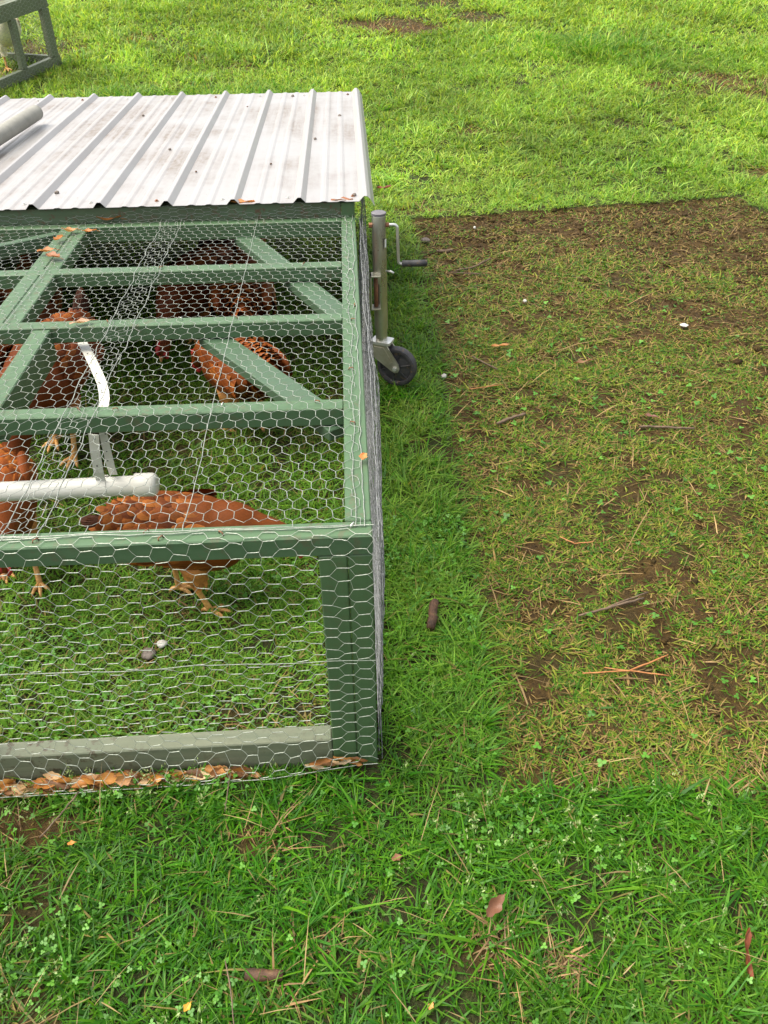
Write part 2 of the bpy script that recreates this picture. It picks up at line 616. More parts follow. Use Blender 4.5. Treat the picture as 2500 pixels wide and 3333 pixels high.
def lawn_zone(acc, x0, x1, y0, y1, dens, hm, wm, seg, far, mrg=.6):
    x, y = scatter(x0, x1, y0, y1, dens)
    keep = view_keep(x, y, mrg)
    x, y = x[keep], y[keep]
    pmk = patch_mask(x, y); br = bare_mask(x, y)
    tuft = vnoise(x, y, 1.5 if (not callable(far) and far > .5) else 3.2, 3)
    fine = vnoise(x, y, 14, 2)
    inside = (x > -2.15) & (x < -.02) & (y > .05) & (y < 3.8)
    p = (1 - pmk) * (1 - .96 * br) * np.clip(.5 + 2.6 * (fine - .40), .10, 1) * np.where(inside, .85, 1)
    keep = (rng.random(len(x)) < p) & sills_keep(x, y)
    x, y, tuft, inside, br = x[keep], y[keep], tuft[keep], inside[keep], br[keep]
    n = len(x)
    strip = np.exp(-((x - .17) / .13) ** 2) * (y > 0) * (y < 4)
    h = hm * (.45 + 1.1 * tuft) * rng.lognormal(0, .28, n) * np.where(inside, .9, 1) * (1 + .35 * strip) * (1 - .4 * br)
    w = wm * rng.lognormal(0, .3, n)
    head = rng.uniform(0, 2 * np.pi, n) + vnoise(x, y, 2.5, 2) * 4
    lean = np.abs(rng.normal(.40, .40, n)); curl = np.abs(rng.normal(.75, .55, n))
    a = LAWN[rng.integers(0, len(LAWN), n)]; b = FAR[rng.integers(0, len(FAR), n)]
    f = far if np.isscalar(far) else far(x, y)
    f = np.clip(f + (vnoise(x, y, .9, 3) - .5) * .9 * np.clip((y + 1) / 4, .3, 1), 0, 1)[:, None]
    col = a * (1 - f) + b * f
    col = col * (.55 + .9 * vnoise(x + 3, y, 2.0, 3))[:, None] * rng.uniform(.75, 1.2, (n, 1))
    yel = rng.random(n) < .035 + .06 * inside + .3 * br
    col[yel] = np.array([.26, .22, .07]) * rng.uniform(.6, 1.1, (yel.sum(), 1))
    tip = col * np.array([1.15, 1.08, 1.0])
    acc.add(blades(x, y, h, w, head, lean, curl, col, seg, tipc=tip))


lush_shade_lift = lambda x, y: .08 + .38 * np.exp(-((x - .17) / .15) ** 2) * np.clip(y + .3, 0, 1) + .22 * ((x < -.02) & (x > -2.1) & (y > .05) & (y < 3.8))  # lush strip; strip and run blades also coloured brighter to offset the coop's shade
A = Acc()
lawn_zone(A, -1.5, 1.9, -1.0, 1.0, 30000, .034, .0036, 3, lush_shade_lift, .25)
lawn_zone(A, -2.4, 2.6, 1.0, 2.6, 17000, .038, .0040, 2, lush_shade_lift, .4)
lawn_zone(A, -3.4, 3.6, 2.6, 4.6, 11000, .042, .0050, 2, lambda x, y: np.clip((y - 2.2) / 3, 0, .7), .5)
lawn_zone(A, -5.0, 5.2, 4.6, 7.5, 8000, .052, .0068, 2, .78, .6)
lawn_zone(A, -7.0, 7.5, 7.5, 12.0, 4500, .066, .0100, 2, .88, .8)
lawn_zone(A, -14, 14, 12.0, 26.0, 500, .12, .022, 1, .85, 1.5)
# taller tufts standing out of the lawn
def tufts(acc, spots, n_each, hm, wm, spread, pal, seg=3):
    xs = []; ys = []; hs = []; hd = []
    for (cx, cy, s) in spots:
        k = int(n_each * s)
        a = rng.uniform(0, 2 * np.pi, k); r = np.abs(rng.normal(0, spread * s, k))
        xs.append(cx + r * np.cos(a)); ys.append(cy + r * np.sin(a)); hd.append(a + rng.normal(0, .5, k)); hs.append(hm * s * rng.lognormal(0, .25, k))
    x = np.concatenate(xs); y = np.concatenate(ys); h = np.concatenate(hs); hd = np.concatenate(hd)
    keep = sills_keep(x, y) & (patch_mask(x, y) < .6)
    x, y, h, hd = x[keep], y[keep], h[keep], hd[keep]
    n = len(x)
    col = pal[rng.integers(0, len(pal), n)] * rng.uniform(.75, 1.25, (n, 1))
    acc.add(blades(x, y, h, wm * rng.lognormal(0, .25, n), hd, np.abs(rng.normal(.45, .25, n)), np.abs(rng.normal(.7, .4, n)), col, seg, tipc=col * 1.15))
sp = [(rng.uniform(-1.2, 1.3), rng.uniform(-.9, -.08), rng.uniform(.6, 1.1)) for _ in range(85)]
sp += [(rng.uniform(.03, .27), rng.uniform(-.05, 3.9), rng.uniform(.7, 1.15)) for _ in range(60)]
sp += [(rng.uniform(-1.0, -.05), -.03 - abs(rng.normal(0, .04)), rng.uniform(.5, .8)) for _ in range(22)]
sp += [(rng.uniform(.30, .9), -.14 + rng.normal(0, .02), rng.uniform(.7, 1.0)) for _ in range(20)]
sp += [(.15 + rng.normal(0, .06), 1.70 + rng.normal(0, .03), .7) for _ in range(8)]
tufts(A, sp, 24, .062, .0042, .022, LAWN * 1.1)
sp = [(rng.uniform(-3, 4), rng.uniform(4.3, 7.5), rng.uniform(.7, 1.2)) for _ in range(150)]
sp += [(rng.uniform(-5, 6), rng.uniform(7.5, 11.5), rng.uniform(.9, 1.6)) for _ in range(150)]
tufts(A, sp, 40, .085, .0065, .07, np.concatenate([LAWN, FAR, FAR]), 2)
# a band of tall dark grass behind the roof, as in the photograph
sp = [(rng.uniform(-2.2, -.2), 6.5 + rng.normal(0, .25), rng.uniform(.8, 1.2)) for _ in range(60)]
sp += [(2.3 + rng.normal(0, .35), 7.7 + rng.normal(0, .2), rng.uniform(.9, 1.4)) for _ in range(40)]
tufts(A, sp, 50, .10, .006, .08, np.concatenate([LAWN * 1.3, FAR * .8]), 2)
grass = A.build('lawn_grass', M_grass)
tag(grass, 'green lawn grass around and under the coop', 'grass', kind='stuff')

# worn, flattened grass of the old coop footprint
A = Acc()
for (x0, x1, y0, y1, dens, hm, wm) in ((.2, 2.0, -.2, 1.2, 38000, .0145, .0030), (.2, 2.7, 1.2, 2.6, 26000, .017, .0036), (.2, 2.7, 2.6, 4.4, 18000, .020, .0045)):
    x, y = scatter(x0, x1, y0, y1, dens)
    pmk = patch_mask(x, y); bw = brown_amount(x, y); cl = vnoise(x, y, 11, 3)
    p = pmk * np.clip(1.15 - .80 * bw, .22, 1) * np.clip(.6 + 4.5 * (cl - .42), .07, 1)
    keep = rng.random(len(x)) < p
    x, y, bw = x[keep], y[keep], bw[keep]
    n = len(x)
    h = hm * rng.lognormal(0, .35, n) * (1.15 - .35 * bw)
    g = rng.random(n)
    col = LAWN[rng.integers(0, len(LAWN), n)] * np.array([1.25, .90, .9])
    yg = g < .45 + .2 * bw
    col[yg] = np.array([.205, .225, .028]) * rng.uniform(.5, 1.25, (yg.sum(), 1))
    st = g < .14 + .42 * bw
    col[st] = np.array([.26, .175, .058]) * rng.uniform(.35, 1.15, (st.sum(), 1))
    A.add(blades(x, y, h, wm * rng.lognormal(0, .3, n), rng.uniform(0, 2 * np.pi, n), np.abs(rng.normal(.8, .6, n)), np.abs(rng.normal(.7, .5, n)), col, 2,
                 z=terr(x, y) - .012))
# dead straw lying flat
x, y = scatter(.25, 2.6, -.15, 4.2, 130)
k = patch_mask(x, y) > .5
x, y = x[k], y[k]; n = len(x)
col = np.array([.40, .27, .12]) * rng.uniform(.35, 1.1, (n, 1))
A.add(blades(x, y, .026 * rng.lognormal(0, .5, n), .0026 * rng.lognormal(0, .3, n), rng.uniform(0, 6.28, n), np.full(n, 1.5), np.full(n, 1.2), col, 2, z=terr(x, y) - .008))
worn = A.build('worn_grass', M_straw)
tag(worn, 'sparse yellowed grass and straw trampled into the bare rectangle', 'grass', kind='stuff')

# dead straw in the bare spots of the lawn and inside the coop
A = Acc()
for (cx, cy, rx, ry, s) in BARE:
    k = int(np.clip((2600 if cy < 4 else 1800) * rx * ry, 30, 420))
    x = cx + rng.normal(0, rx * .6, k); y = cy + rng.normal(0, ry * .6, k)
    col = np.array([.36, .225, .10]) * rng.uniform(.4, 1.1, (k, 1))
    sc = 1 if cy < 3 else 1.6
    A.add(blades(x, y, .035 * sc * rng.lognormal(0, .4, k), .0024 * sc * rng.lognormal(0, .3, k), rng.uniform(0, 6.28, k), np.abs(rng.normal(.9, .4, k)), np.abs(rng.normal(.5, .3, k)), col, 2))
x, y = scatter(-1.2, 1.3, -.95, .0, 110); k = len(x)
A.add(blades(x, y, .05 * rng.lognormal(0, .4, k), .002 * rng.lognormal(0, .3, k), rng.uniform(0, 6.28, k), np.full(k, .9), np.full(k, .4), np.array([.34, .25, .11]) * rng.uniform(.5, 1.1, (k, 1)), 2, z=terr(x, y) + .01))
for (cx, cy) in ((.20, -.40), (.215, -.44), (.335, -.47), (.345, -.49)):
    k = 34; a = rng.uniform(0, 6.28, k)
    A.add(blades(cx + rng.normal(0, .015, k), cy + rng.normal(0, .010, k), .026 * rng.lognormal(0, .35, k), np.full(k, .0034), a, np.abs(rng.normal(.6, .5, k)), np.abs(rng.normal(.4, .3, k)),
                 np.array([.30, .20, .10]) * rng.uniform(.4, 1.15, (k, 1)), 2))
tag(A.build('dead_straw', M_straw), 'dry straw and dead stalks lying in thin spots of the lawn', 'dry grass', kind='stuff')

# crumbs of loose soil on the worn patch and the bare spots
x, y = scatter(.26, 2.55, -.15, 4.2, 4200)
k_ = (patch_mask(x, y) > .5) & (rng.random(len(x)) < np.clip(brown_amount(x, y) * 1.3 - .1, .08, 1)) & view_keep(x, y, .3)
x, y = x[k_], y[k_]
for (cx, cy, rx, ry, s_) in BARE:
    k = int(np.clip(5000 * rx * ry, 12, 500))
    x = np.concatenate([x, cx + rng.normal(0, rx * .6, k)]); y = np.concatenate([y, cy + rng.normal(0, ry * .6, k)])
n = len(x)
rr = .0022 * rng.lognormal(0, .55, n) * (1 + .12 * np.clip(y, 0, 9))
dirs = np.array([[1, 0, 0], [0, 1, 0], [-1, 0, 0], [0, -1, 0], [0, 0, .7], [0, 0, -.7]])
V = np.stack([x, y, terr(x, y) - .010 + rr * .3], 1)[:, None, :] + dirs[None] * (rr[:, None] * rng.uniform(.6, 1.4, (n, 6)))[:, :, None]
tri = np.array([[0, 1, 4], [1, 2, 4], [2, 3, 4], [3, 0, 4], [1, 0, 5], [2, 1, 5], [3, 2, 5], [0, 3, 5]])
T = (np.arange(n) * 6)[:, None, None] + tri[None]
crumb = np_mesh('soil_crumbs', V.reshape(-1, 3), np.zeros((0, 4), int), T.reshape(-1, 3), M_soil, np.repeat(rng.uniform(.6, 1, (n, 1)), 6, 0) * np.ones((1, 3)))
tag(crumb, 'loose crumbs of brown soil lying on the bare ground', 'soil', kind='stuff')

# clover and small round weeds
def clover(x, y, r, hgt):
    n = len(x)
    z = terr(x, y) + hgt
    V = []; T = []; Cc = []
    base = np.array([[.060, .200, .016], [.085, .245, .020], [.11, .28, .03], [.05, .16, .012]])
    col = base[rng.integers(0, 4, n)] * rng.uniform(.8, 1.2, (n, 1))
    a0 = rng.uniform(0, 6.28, n); tilt = rng.normal(0, .25, (n, 2))
    Vs = []; Ts = []
    for l in range(3):
        a = a0 + l * 2.09
        ring = []
        for q in range(7):
            an = q / 6 * 2 * np.pi
            lx = r * (1.0 + .95 * np.cos(an)); ly = r * .85 * np.sin(an)
            px = np.cos(a) * lx - np.sin(a) * ly; py = np.sin(a) * lx + np.cos(a) * ly
            ring.append(np.stack([x + px, y + py, z + px * tilt[:, 0] + py * tilt[:, 1] - .12 * np.abs(ly)], 1))
        Vs += ring[:6]
    V = np.stack(Vs, 1).reshape(-1, 3)
    b = (np.arange(n) * 18)[:, None]
    T = np.concatenate([b + np.array([[l * 6, l * 6 + i, l * 6 + i + 1]]) for l in range(3) for i in range(1, 5)], 0)
    return V, np.zeros((0, 4), int), T, np.repeat(col, 18, 0)
A = Acc()
x, y = scatter(-1.4, 1.6, -1.0, .9, 8000)
cl = vnoise(x, y, 3.5, 3)
k = (rng.random(len(x)) < np.clip((cl - .48) * 3.2, .02, .8) * np.where((x < 0) & (y > 0), .35, 1)) & (patch_mask(x, y) < .4) & sills_keep(x, y) & view_keep(x, y, .2)
x, y = x[k], y[k]
A.add(clover(x, y, rng.uniform(.0022, .0044, len(x)), rng.uniform(.012, .034, len(x))))
x, y = scatter(.2, 2.4, -.2, 2.6, 60)
A.add(clover(x, y, rng.uniform(.004, .007, len(x)), rng.uniform(.003, .012, len(x))))
tag(A.build('clover', M_clover), 'small round clover leaves low in the near lawn', 'clover', kind='stuff')

# pale seed heads of meadow grass
mb_v = []; mb_t = []; mb_c = []; cnt = 0
x, y = scatter(-1.2, 1.3, -1.0, .3, 620)
k = (patch_mask(x, y) < .3) & sills_keep(x, y) & ~((x < 0) & (y > 0)) & (rng.random(len(x)) < np.clip((vnoise(x, y, 2.6, 3) - .36) * 3.5, .03, 1))
x, y = x[k], y[k]
for xi, yi in zip(x, y):
    h = rng.uniform(.045, .085); a = rng.uniform(0, 6.28); ln_ = rng.uniform(.1, .6) * h
    z0 = float(terr(xi, yi))
    tip = np.array([xi + math.cos(a) * ln_, yi + math.sin(a) * ln_, z0 + h])
    b0 = np.array([xi, yi, z0]); s_ = np.array([-math.sin(a), math.cos(a), 0]) * .0007
    mb_v += [b0 - s_, b0 + s_, tip]; mb_t.append((cnt, cnt + 1, cnt + 2)); mb_c += [(.14, .25, .06)] * 3; cnt += 3
    for q in range(rng.integers(6, 13)):
        f = rng.uniform(.66, 1.0)
        c0 = b0 + (tip - b0) * f + rng.normal(0, .0055 * (1.25 - f) * 2, 3) * np.array([1, 1, .6])
        L = rng.uniform(.0032, .0056); w_ = L * .36
        d = (tip - b0) / np.linalg.norm(tip - b0) + rng.normal(0, .5, 3); d /= np.linalg.norm(d)
        e = np.cross(d, rng.normal(0, 1, 3)); e /= np.linalg.norm(e)
        mb_v += [c0 - d * L, c0 + e * w_, c0 + d * L, c0 - e * w_]
        mb_t += [(cnt, cnt + 1, cnt + 2), (cnt, cnt + 2, cnt + 3)]; cnt += 4
        cc = np.array([.33, .42, .17]) * rng.uniform(.7, 1.2)
        mb_c += [tuple(cc)] * 4
seeds = np_mesh('seed_heads', np.array(mb_v), np.zeros((0, 4), int), np.array(mb_t), M_seed, np.array(mb_c))
tag(seeds, 'pale seed heads standing over the near lawn', 'grass seed heads', kind='stuff')


# ------------------------------------------------------------------ chicken wire
def wire_tubes(paths_p, radii, sides=4):
    """paths_p: list of (k,3) arrays with equal k; returns V, Q"""
    P = np.asarray(paths_p, float)              # n,k,3
    n, k, _ = P.shape
    T = np.gradient(P, axis=1); T /= np.linalg.norm(T, axis=2, keepdims=True) + 1e-12
    ref = np.where(np.abs(T[:, :, 2:3]) < .8, np.array([0, 0, 1.]), np.array([1., 0, 0]))
    N = np.cross(T, ref); N /= np.linalg.norm(N, axis=2, keepdims=True) + 1e-12
    B = np.cross(T, N)
    R_ = np.broadcast_to(np.asarray(radii), (n, k))[:, :, None]
    rings = [P + (N * math.cos(a) + B * math.sin(a)) * R_ for a in np.arange(sides) * 2 * math.pi / sides + .4]
    V = np.stack(rings, 2).reshape(-1, 3)       # n,k,sides
    base = (np.arange(n)[:, None] * k + np.arange(k - 1)[None]) * sides
    Q = []
    for s in range(sides):
        s2 = (s + 1) % sides
        Q.append(np.stack([base + s, base + s2, base + sides + s2, base + sides + s], -1).reshape(-1, 4))
    return V, np.concatenate(Q)


def hexmesh(name, surf, U, Vv, mat, parent, a=.032, row=.0335, tw=.0215, jit=.0022, rt_=.00085, rs=.00058, seed=1, drop=None, selv=None):
    """hexagonal netting on surf(u, v)->xyz arrays; u across the twists, v along them.  U=(u0,u1) V=(v0,v1)"""
    r = np.random.default_rng(seed)
    nu = int((U[1] - U[0]) / a) + 2; nv = int((Vv[1] - Vv[0]) / row) + 2
    I, J = np.meshgrid(np.arange(nu), np.arange(nv), indexing='ij')
    u = U[0] + (I + .5 * (J % 2)) * a
    v0 = Vv[0] + J * row
    ju = r.normal(0, jit, u.shape) + (vnoise(u, v0 + seed, 6, 2) - .5) * .012
    jv = r.normal(0, jit, u.shape) + (vnoise(u + 9, v0 - seed, 6, 2) - .5) * .012
    ub, vb = u + ju, v0 + jv
    ut, vt = u + ju + r.normal(0, jit * .8, u.shape), v0 + tw + jv + r.normal(0, jit * .5, u.shape)
    segs_tw = []; segs_d = []
    inside = lambda p, q: (p >= U[0] - .001) & (p <= U[1] + .001) & (q >= Vv[0] - .001) & (q <= Vv[1] + .001)
    ok = inside(ub, vb) & inside(ut, vt)
    uu = np.stack([ub, ut], -1)[ok]; vv = np.stack([vb, vt], -1)[ok]
    A_ = [(uu[:, 0], vv[:, 0], uu[:, 1], vv[:, 1])]
    D_ = []
    for j in range(nv - 1):
        for s in (0, 1):
            i2 = np.arange(nu) + (j % 2) + s - 1
            g = (i2 >= 0) & (i2 < nu)
            i1 = np.arange(nu)[g]; i2 = i2[g]
            p0u, p0v = ut[i1, j], vt[i1, j]; p1u, p1v = ub[i2, j + 1], vb[i2, j + 1]
            k = inside(p0u, p0v) & inside(p1u, p1v)
            D_.append((p0u[k], p0v[k], p1u[k], p1v[k]))
    def poly(lst, k, bow):
        a0 = np.concatenate([q[0] for q in lst]); b0 = np.concatenate([q[1] for q in lst]); a1 = np.concatenate([q[2] for q in lst]); b1 = np.concatenate([q[3] for q in lst])
        if drop is not None:
            kk = ~drop((a0 + a1) / 2, (b0 + b1) / 2); a0, b0, a1, b1 = a0[kk], b0[kk], a1[kk], b1[kk]
        tt = np.linspace(0, 1, k)[None]
        pu = a0[:, None] * (1 - tt) + a1[:, None] * tt; pv = b0[:, None] * (1 - tt) + b1[:, None] * tt
        bw = r.normal(0, bow, (len(a0), 1)) * 4 * tt * (1 - tt)
        pu = pu + bw; pv = pv + bw * .5
        return np.stack(surf(pu, pv), -1)
    tw_p = poly(A_, 6, .0004)
    rad_tw = rt_ * np.array([1.0, .72, 1.05, .72, 1.05, .9])
    V1, Q1 = wire_tubes(tw_p, rad_tw)
    V2, Q2 = wire_tubes(poly(D_, 4, .0012), rs)
    Vs = [V1, V2]; Qs = [Q1, Q2 + len(V1)]; nn = len(V1) + len(V2)
    for (kind, pos, rr, wav) in (selv or []):
        L = (Vv if kind == 'v' else U)
        s = np.arange(L[0], L[1], .008)
        wob = (vnoise(s, s * 0 + pos * 7, 14, 2) - .5) * wav
        pu, pv = (pos + wob, s) if kind == 'v' else (s, pos + wob)
        P = np.stack(surf(pu, pv), -1)[None]
        V3, Q3 = wire_tubes(P, rr)
        Vs.append(V3); Qs.append(Q3 + nn); nn += len(V3)
    V = np.concatenate(Vs)
    off = Vector((0, 0, 0)); q = parent
    while q is not None: off += Vector(q.location); q = q.parent
    V = V - np.array(off)
    o = np_mesh(name, V, np.concatenate(Qs), np.zeros((0, 3), int), mat, None, True)
    o.parent = parent
    return o


# ------------------------------------------------------------------ the coop
H = 0.65
XL, YB, YR = -2.13, 3.80, 1.85
coop = empty('chicken_coop', (-1.065, 1.9, G0), 0, 'long low green timber chicken coop with white metal roof over its far half', 'chicken coop')


def part(mb, name, mat, parent=coop, label=None, **k):
    o = mb.build(name, mat, parent, **k)
    if label: o['label'] = label
    return o


S = .046
# long rails on top
part(MB().board((-.025, .0485, H), (-.025, YR - .002, H), .05, S), 'top_rail', M_py)
part(MB().board((XL + .025, .0485, H), (XL + .025, YR - .002, H), .05, S), 'top_rail', M_py)
# cross beams
fb = part(MB().board((XL, .023, H), (0.001, .023, H), S, S), 'front_beam', M_px)
for yb, w in ((.497, .044), (.985, .044), (1.388, .046)):
    part(MB().board((XL + .052, yb, H - .0015), (-.0505, yb, H - .0015), w, S), 'cross_beam', M_px)
part(MB().board((XL + .052, YR - .022, H - .001), (-.0505, YR - .022, H - .001), .040, S + .01), 'cross_beam', M_px)
# doubled middle rail and its single continuation
part(MB().board((-1.021, 1.008, H - .004), (-1.021, YR - .043, H - .004), .048, S), 'middle_rail', M_py)
part(MB().board((-.971, 1.008, H - .003), (-.971, 1.364, H - .003), .048, S), 'middle_rail', M_py)
part(MB().board((-.971, 1.412, H - .003), (-.971, YR - .043, H - .003), .048, S), 'middle_rail', M_py)
part(MB().board((-.877, .520, H - .006), (-.877, .962, H - .006), .050, S + .04), 'middle_rail', M_py)
# diagonal braces under the beams
zb = H - S - .004
part(MB().board((-.41, 1.845, zb), (-.045, 1.095, zb), .074, .03), 'diagonal_brace', M_brace)
part(MB().board((-.43, 1.010, zb), (-.055, .475, zb), .072, .03), 'diagonal_brace', M_brace)
part(MB().board((-1.05, 1.775, H - .006), (-1.60, 1.41, H - .006), .030, S), 'diagonal_brace', M_brace)
# corner posts
part(MB().board((-.075, .0, H - S - .001), (-.075, .0, G0 - .03), .054, .044, (0, -1, 0)), 'front_post', M_pz)
part(MB().board((-.0235, .001, H - S - .001), (-.0235, .001, G0 - .03), .0465, .044, (0, -1, 0)), 'front_post', M_pz)
for px_ in (XL + .025,):
    part(MB().board((px_, .0, H - S - .001), (px_, .0, G0 - .03), .05, .044, (0, -1, 0)), 'front_post', M_pz)
part(MB().board((-.93, .0, H - S - .001), (-.93, .0, .04), .045, .044, (0, -1, 0)), 'front_post', M_pz)
for (px_, py_) in ((-.025, YR), (XL + .025, YR), (-.025, YB - .045), (XL + .025, YB - .045)):
    part(MB().board((px_, py_, H + .05), (px_, py_, G0 - .03), .048, .044, (0, -1, 0)), 'frame_post', M_pz)
# bottom rails
part(MB().board((XL, .023, .022), (-.104, .023, .058), .044, .095), 'bottom_rail', M_sill, label='muddy bottom rail with a pale worn top')
part(MB().board((-.022, .046, .045), (-.022, YB, .045), .040, .09), 'bottom_rail', M_py)
part(MB().board((XL + .022, .046, .045), (XL + .022, YB, .045), .040, .09), 'bottom_rail', M_py)
part(MB().board((XL, YB + .022, .045), (0, YB + .022, .045), .040, .09), 'bottom_rail', M_px)
# face board under the roof edge, roof bearers
part(MB().board((XL + .05, YR + .021, H + .052), (-.05, YR + .021, H + .052), .038, .056), 'roof_edge_board', M_rust_board)
part(MB().board((-.025, YR + .045, H + .05), (-.025, YB - .07, H + .05), .048, .05), 'roof_bearer', M_py)
part(MB().board((XL + .025, YR + .045, H + .05), (XL + .025, YB - .07, H + .05), .048, .05), 'roof_bearer', M_py)
part(MB().board((XL + .05, YB - .045, H + .05), (-.05, YB - .045, H + .05), .045, .05), 'roof_bearer', M_px)
part(MB().board((-.02, YR + .05, H + .03), (-.02, YR - .02, H - .06), .05, .02, (1, 0, 0)), 'corner_block', M_pz)

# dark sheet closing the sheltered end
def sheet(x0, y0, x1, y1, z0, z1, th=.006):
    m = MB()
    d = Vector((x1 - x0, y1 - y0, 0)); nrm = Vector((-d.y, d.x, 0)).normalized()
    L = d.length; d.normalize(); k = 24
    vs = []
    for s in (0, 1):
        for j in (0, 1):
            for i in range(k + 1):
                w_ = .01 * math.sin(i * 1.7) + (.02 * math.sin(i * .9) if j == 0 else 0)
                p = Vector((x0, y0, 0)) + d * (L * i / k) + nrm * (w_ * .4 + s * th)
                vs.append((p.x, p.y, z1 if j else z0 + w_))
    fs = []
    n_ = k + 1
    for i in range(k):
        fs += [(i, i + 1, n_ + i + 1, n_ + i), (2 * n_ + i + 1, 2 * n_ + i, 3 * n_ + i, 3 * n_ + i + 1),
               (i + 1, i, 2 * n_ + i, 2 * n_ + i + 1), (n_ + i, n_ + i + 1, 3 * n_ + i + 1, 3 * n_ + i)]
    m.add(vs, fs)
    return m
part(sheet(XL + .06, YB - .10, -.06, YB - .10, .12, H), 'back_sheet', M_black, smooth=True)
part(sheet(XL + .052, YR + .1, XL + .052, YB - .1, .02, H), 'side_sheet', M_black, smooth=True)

# roof
ZR = H + .058
m = MB()
ys = [1.835 + (3.80 - 1.835) * i / 24 for i in range(25)]
prof = []
P0 = .0395; PER = .2355
nr = 10
xs_list = []
for k in range(nr, -1, -1):
    c0 = P0 - k * PER
    if k == nr:
        xs_list.append((c0 - .16, 0.0, 1))
    xs_list += [(c0 - .023, 0.0, 1), (c0 - .0222, .001, .3), (c0 - .0075, .0168, 0.05), (c0 - .0055, .0180, 0.05), (c0 + .0045, .0180, 0.05), (c0 + .0065, .0168, 0.05)]
    if k > 0:
        xs_list += [(c0 + .0212, .001, .3), (c0 + .022, 0.0, 1), (c0 + .048, 0.0, .9), (c0 + .072, 0.0, 1), (c0 + .082, .0030, .45), (c0 + .092, .0030, .45), (c0 + .102, 0.0, 1), (c0 + .118, 0, 1),
                    (c0 + .134, 0.0, 1), (c0 + .144, .0030, .45), (c0 + .154, .0030, .45), (c0 + .164, 0.0, 1), (c0 + .187, 0, 1)]
    else:
        xs_list += [(c0 + .018, .006, .02), (c0 + .0305, -.016, .02), (c0 + .0315, -.017, .02)]
vs = []; cs = []
for y_ in ys:
    for (x_, z_, d_) in xs_list:
        vs.append((x_, y_, ZR + z_)); cs.append((d_, d_, d_))
w_ = len(xs_list); nv_ = len(vs)
vs += [(a, b, c - .0012) for a, b, c in vs]
cs += cs
fs = []
for i in range(len(ys) - 1):
    for j in range(w_ - 1):
        a = i * w_ + j
        fs.append((a, a + 1, a + w_ + 1, a + w_))
        fs.append((nv_ + a + 1, nv_ + a, nv_ + a + w_, nv_ + a + w_ + 1))
for j in range(w_ - 1):
    fs.append((j + 1, j, nv_ + j, nv_ + j + 1))
    a = (len(ys) - 1) * w_ + j
    fs.append((a, a + 1, nv_ + a + 1, nv_ + a))
for i in range(len(ys) - 1):
    a = i * w_; fs.append((a, a + w_, nv_ + a + w_, nv_ + a))
    a = i * w_ + w_ - 1; fs.append((a + w_, a, nv_ + a, nv_ + a + w_))
m.v = vs; m.f = fs; m.c = cs; m.m = [0] * len(fs)
roof = part(m, 'roof_sheet', M_roof, color=True, label='white ribbed metal roof streaked with brown dirt')
# roofing screws with washers, one on the flat beside each rib
for kk in range(0, 9):
    for sy in (1.895, 3.72):
        sx = P0 - kk * PER - .045
        part(MB().tube([(sx, sy, ZR + .0004), (sx, sy, ZR + .0018), (sx, sy, ZR + .0020), (sx, sy, ZR + .006)], [.0075, .0075, .0042, .0042], 10), 'screw', M_bzinc if kk % 3 else M_rust)

# netting -----------------------------------------------------------------
def top_surf(u, v):   # u = x, v = y
    sag = .010 * np.abs(np.sin(np.pi * v / .485)) * (.4 + .6 * vnoise(u, v, 2, 2))
    z = H + .0045 + (vnoise(u, v, 5, 2) - .4) * .010 - sag * (v < 1.8) * (v > .05)
    z = np.maximum(z, H + .0015 - .02 * ((np.abs(u + .5) < .45) & (np.abs(v - .25) < .18)))
    return u, v, z
def top_surf2(u, v):
    x, y, z = top_surf(u, v)
    return x, y, z + .0018
hexmesh('top_netting', top_surf2, (-.692, -.010), (.024, YR + .008), M_wire, coop, seed=3, jit=.0017, rt_=.00088, rs=.00048,
        selv=[('v', -.690, .0011, .014), ('v', -.352, .0009, .006), ('v', -.012, .0011, .016), ('v', -.030, .0009, .018), ('u', .026, .0010, .010)])
hexmesh('top_netting', top_surf, (XL + .01, -.618), (.020, YR + .008), M_wire, coop, seed=5, jit=.0017, rt_=.00088, rs=.00048,
        selv=[('v', -.620, .0011, .014), ('v', -.98, .0008, .006), ('u', .024, .0010, .010), ('v', -1.31, .0008, .008)])
def front_surf(u, v):   # u = height, v = x ; twists run across
    zf = np.clip((H - .05 - u) / .5, 0, 1)
    y = -.006 - .010 * vnoise(u, v, 5, 2) * (u < H - .03) - .012 * np.clip(1 - np.abs(u - .35) / .3, 0, 1) * (.5 + vnoise(v, u, 2, 2)) * .6
    y = y - .038 * np.exp(-((u - .004) / .040) ** 2) * np.clip((-v + .05) / .3, .3, 1)
    wrap = np.clip((u - (H + .002)) / .04, 0, 1)
    y = y + wrap * .04
    z = np.minimum(u, H + .003) - .030 * np.clip((-v) / .9, 0, 1) * np.clip(1 - u / .15, 0, 1)
    y = np.where(u > H - .004, np.maximum(y, -.004 + wrap * .034), y)
    return v + (vnoise(u, v, 3, 2) - .5) * .008, y, z
hexmesh('front_netting', front_surf, (-.012, H + .034), (XL + .02, .004), M_wiref, coop, seed=9, rt_=.00110, rs=.00052,
        selv=[('v', .335, .0009, .006), ('v', -.010, .0010, .006), ('v', H + .034, .0010, .012)])
def side_surf(bow, ph):
    def f(u, v):          # u = height, v = y
        x = .005 + ph + (bow * np.clip(v / 1.85, 0, 1) ** 1.5 + .010 + .012 * np.exp(-((v - .55) / .35) ** 2)) * np.clip((H + .02 - u) / .06, 0, 1) ** .7 * (.15 + .85 * np.clip(u / (H - .1), 0, 1) ** 1.5)
        x = x + (vnoise(u, v + ph * 50, 6, 2) - .5) * .010
        return x, v, u
    return f
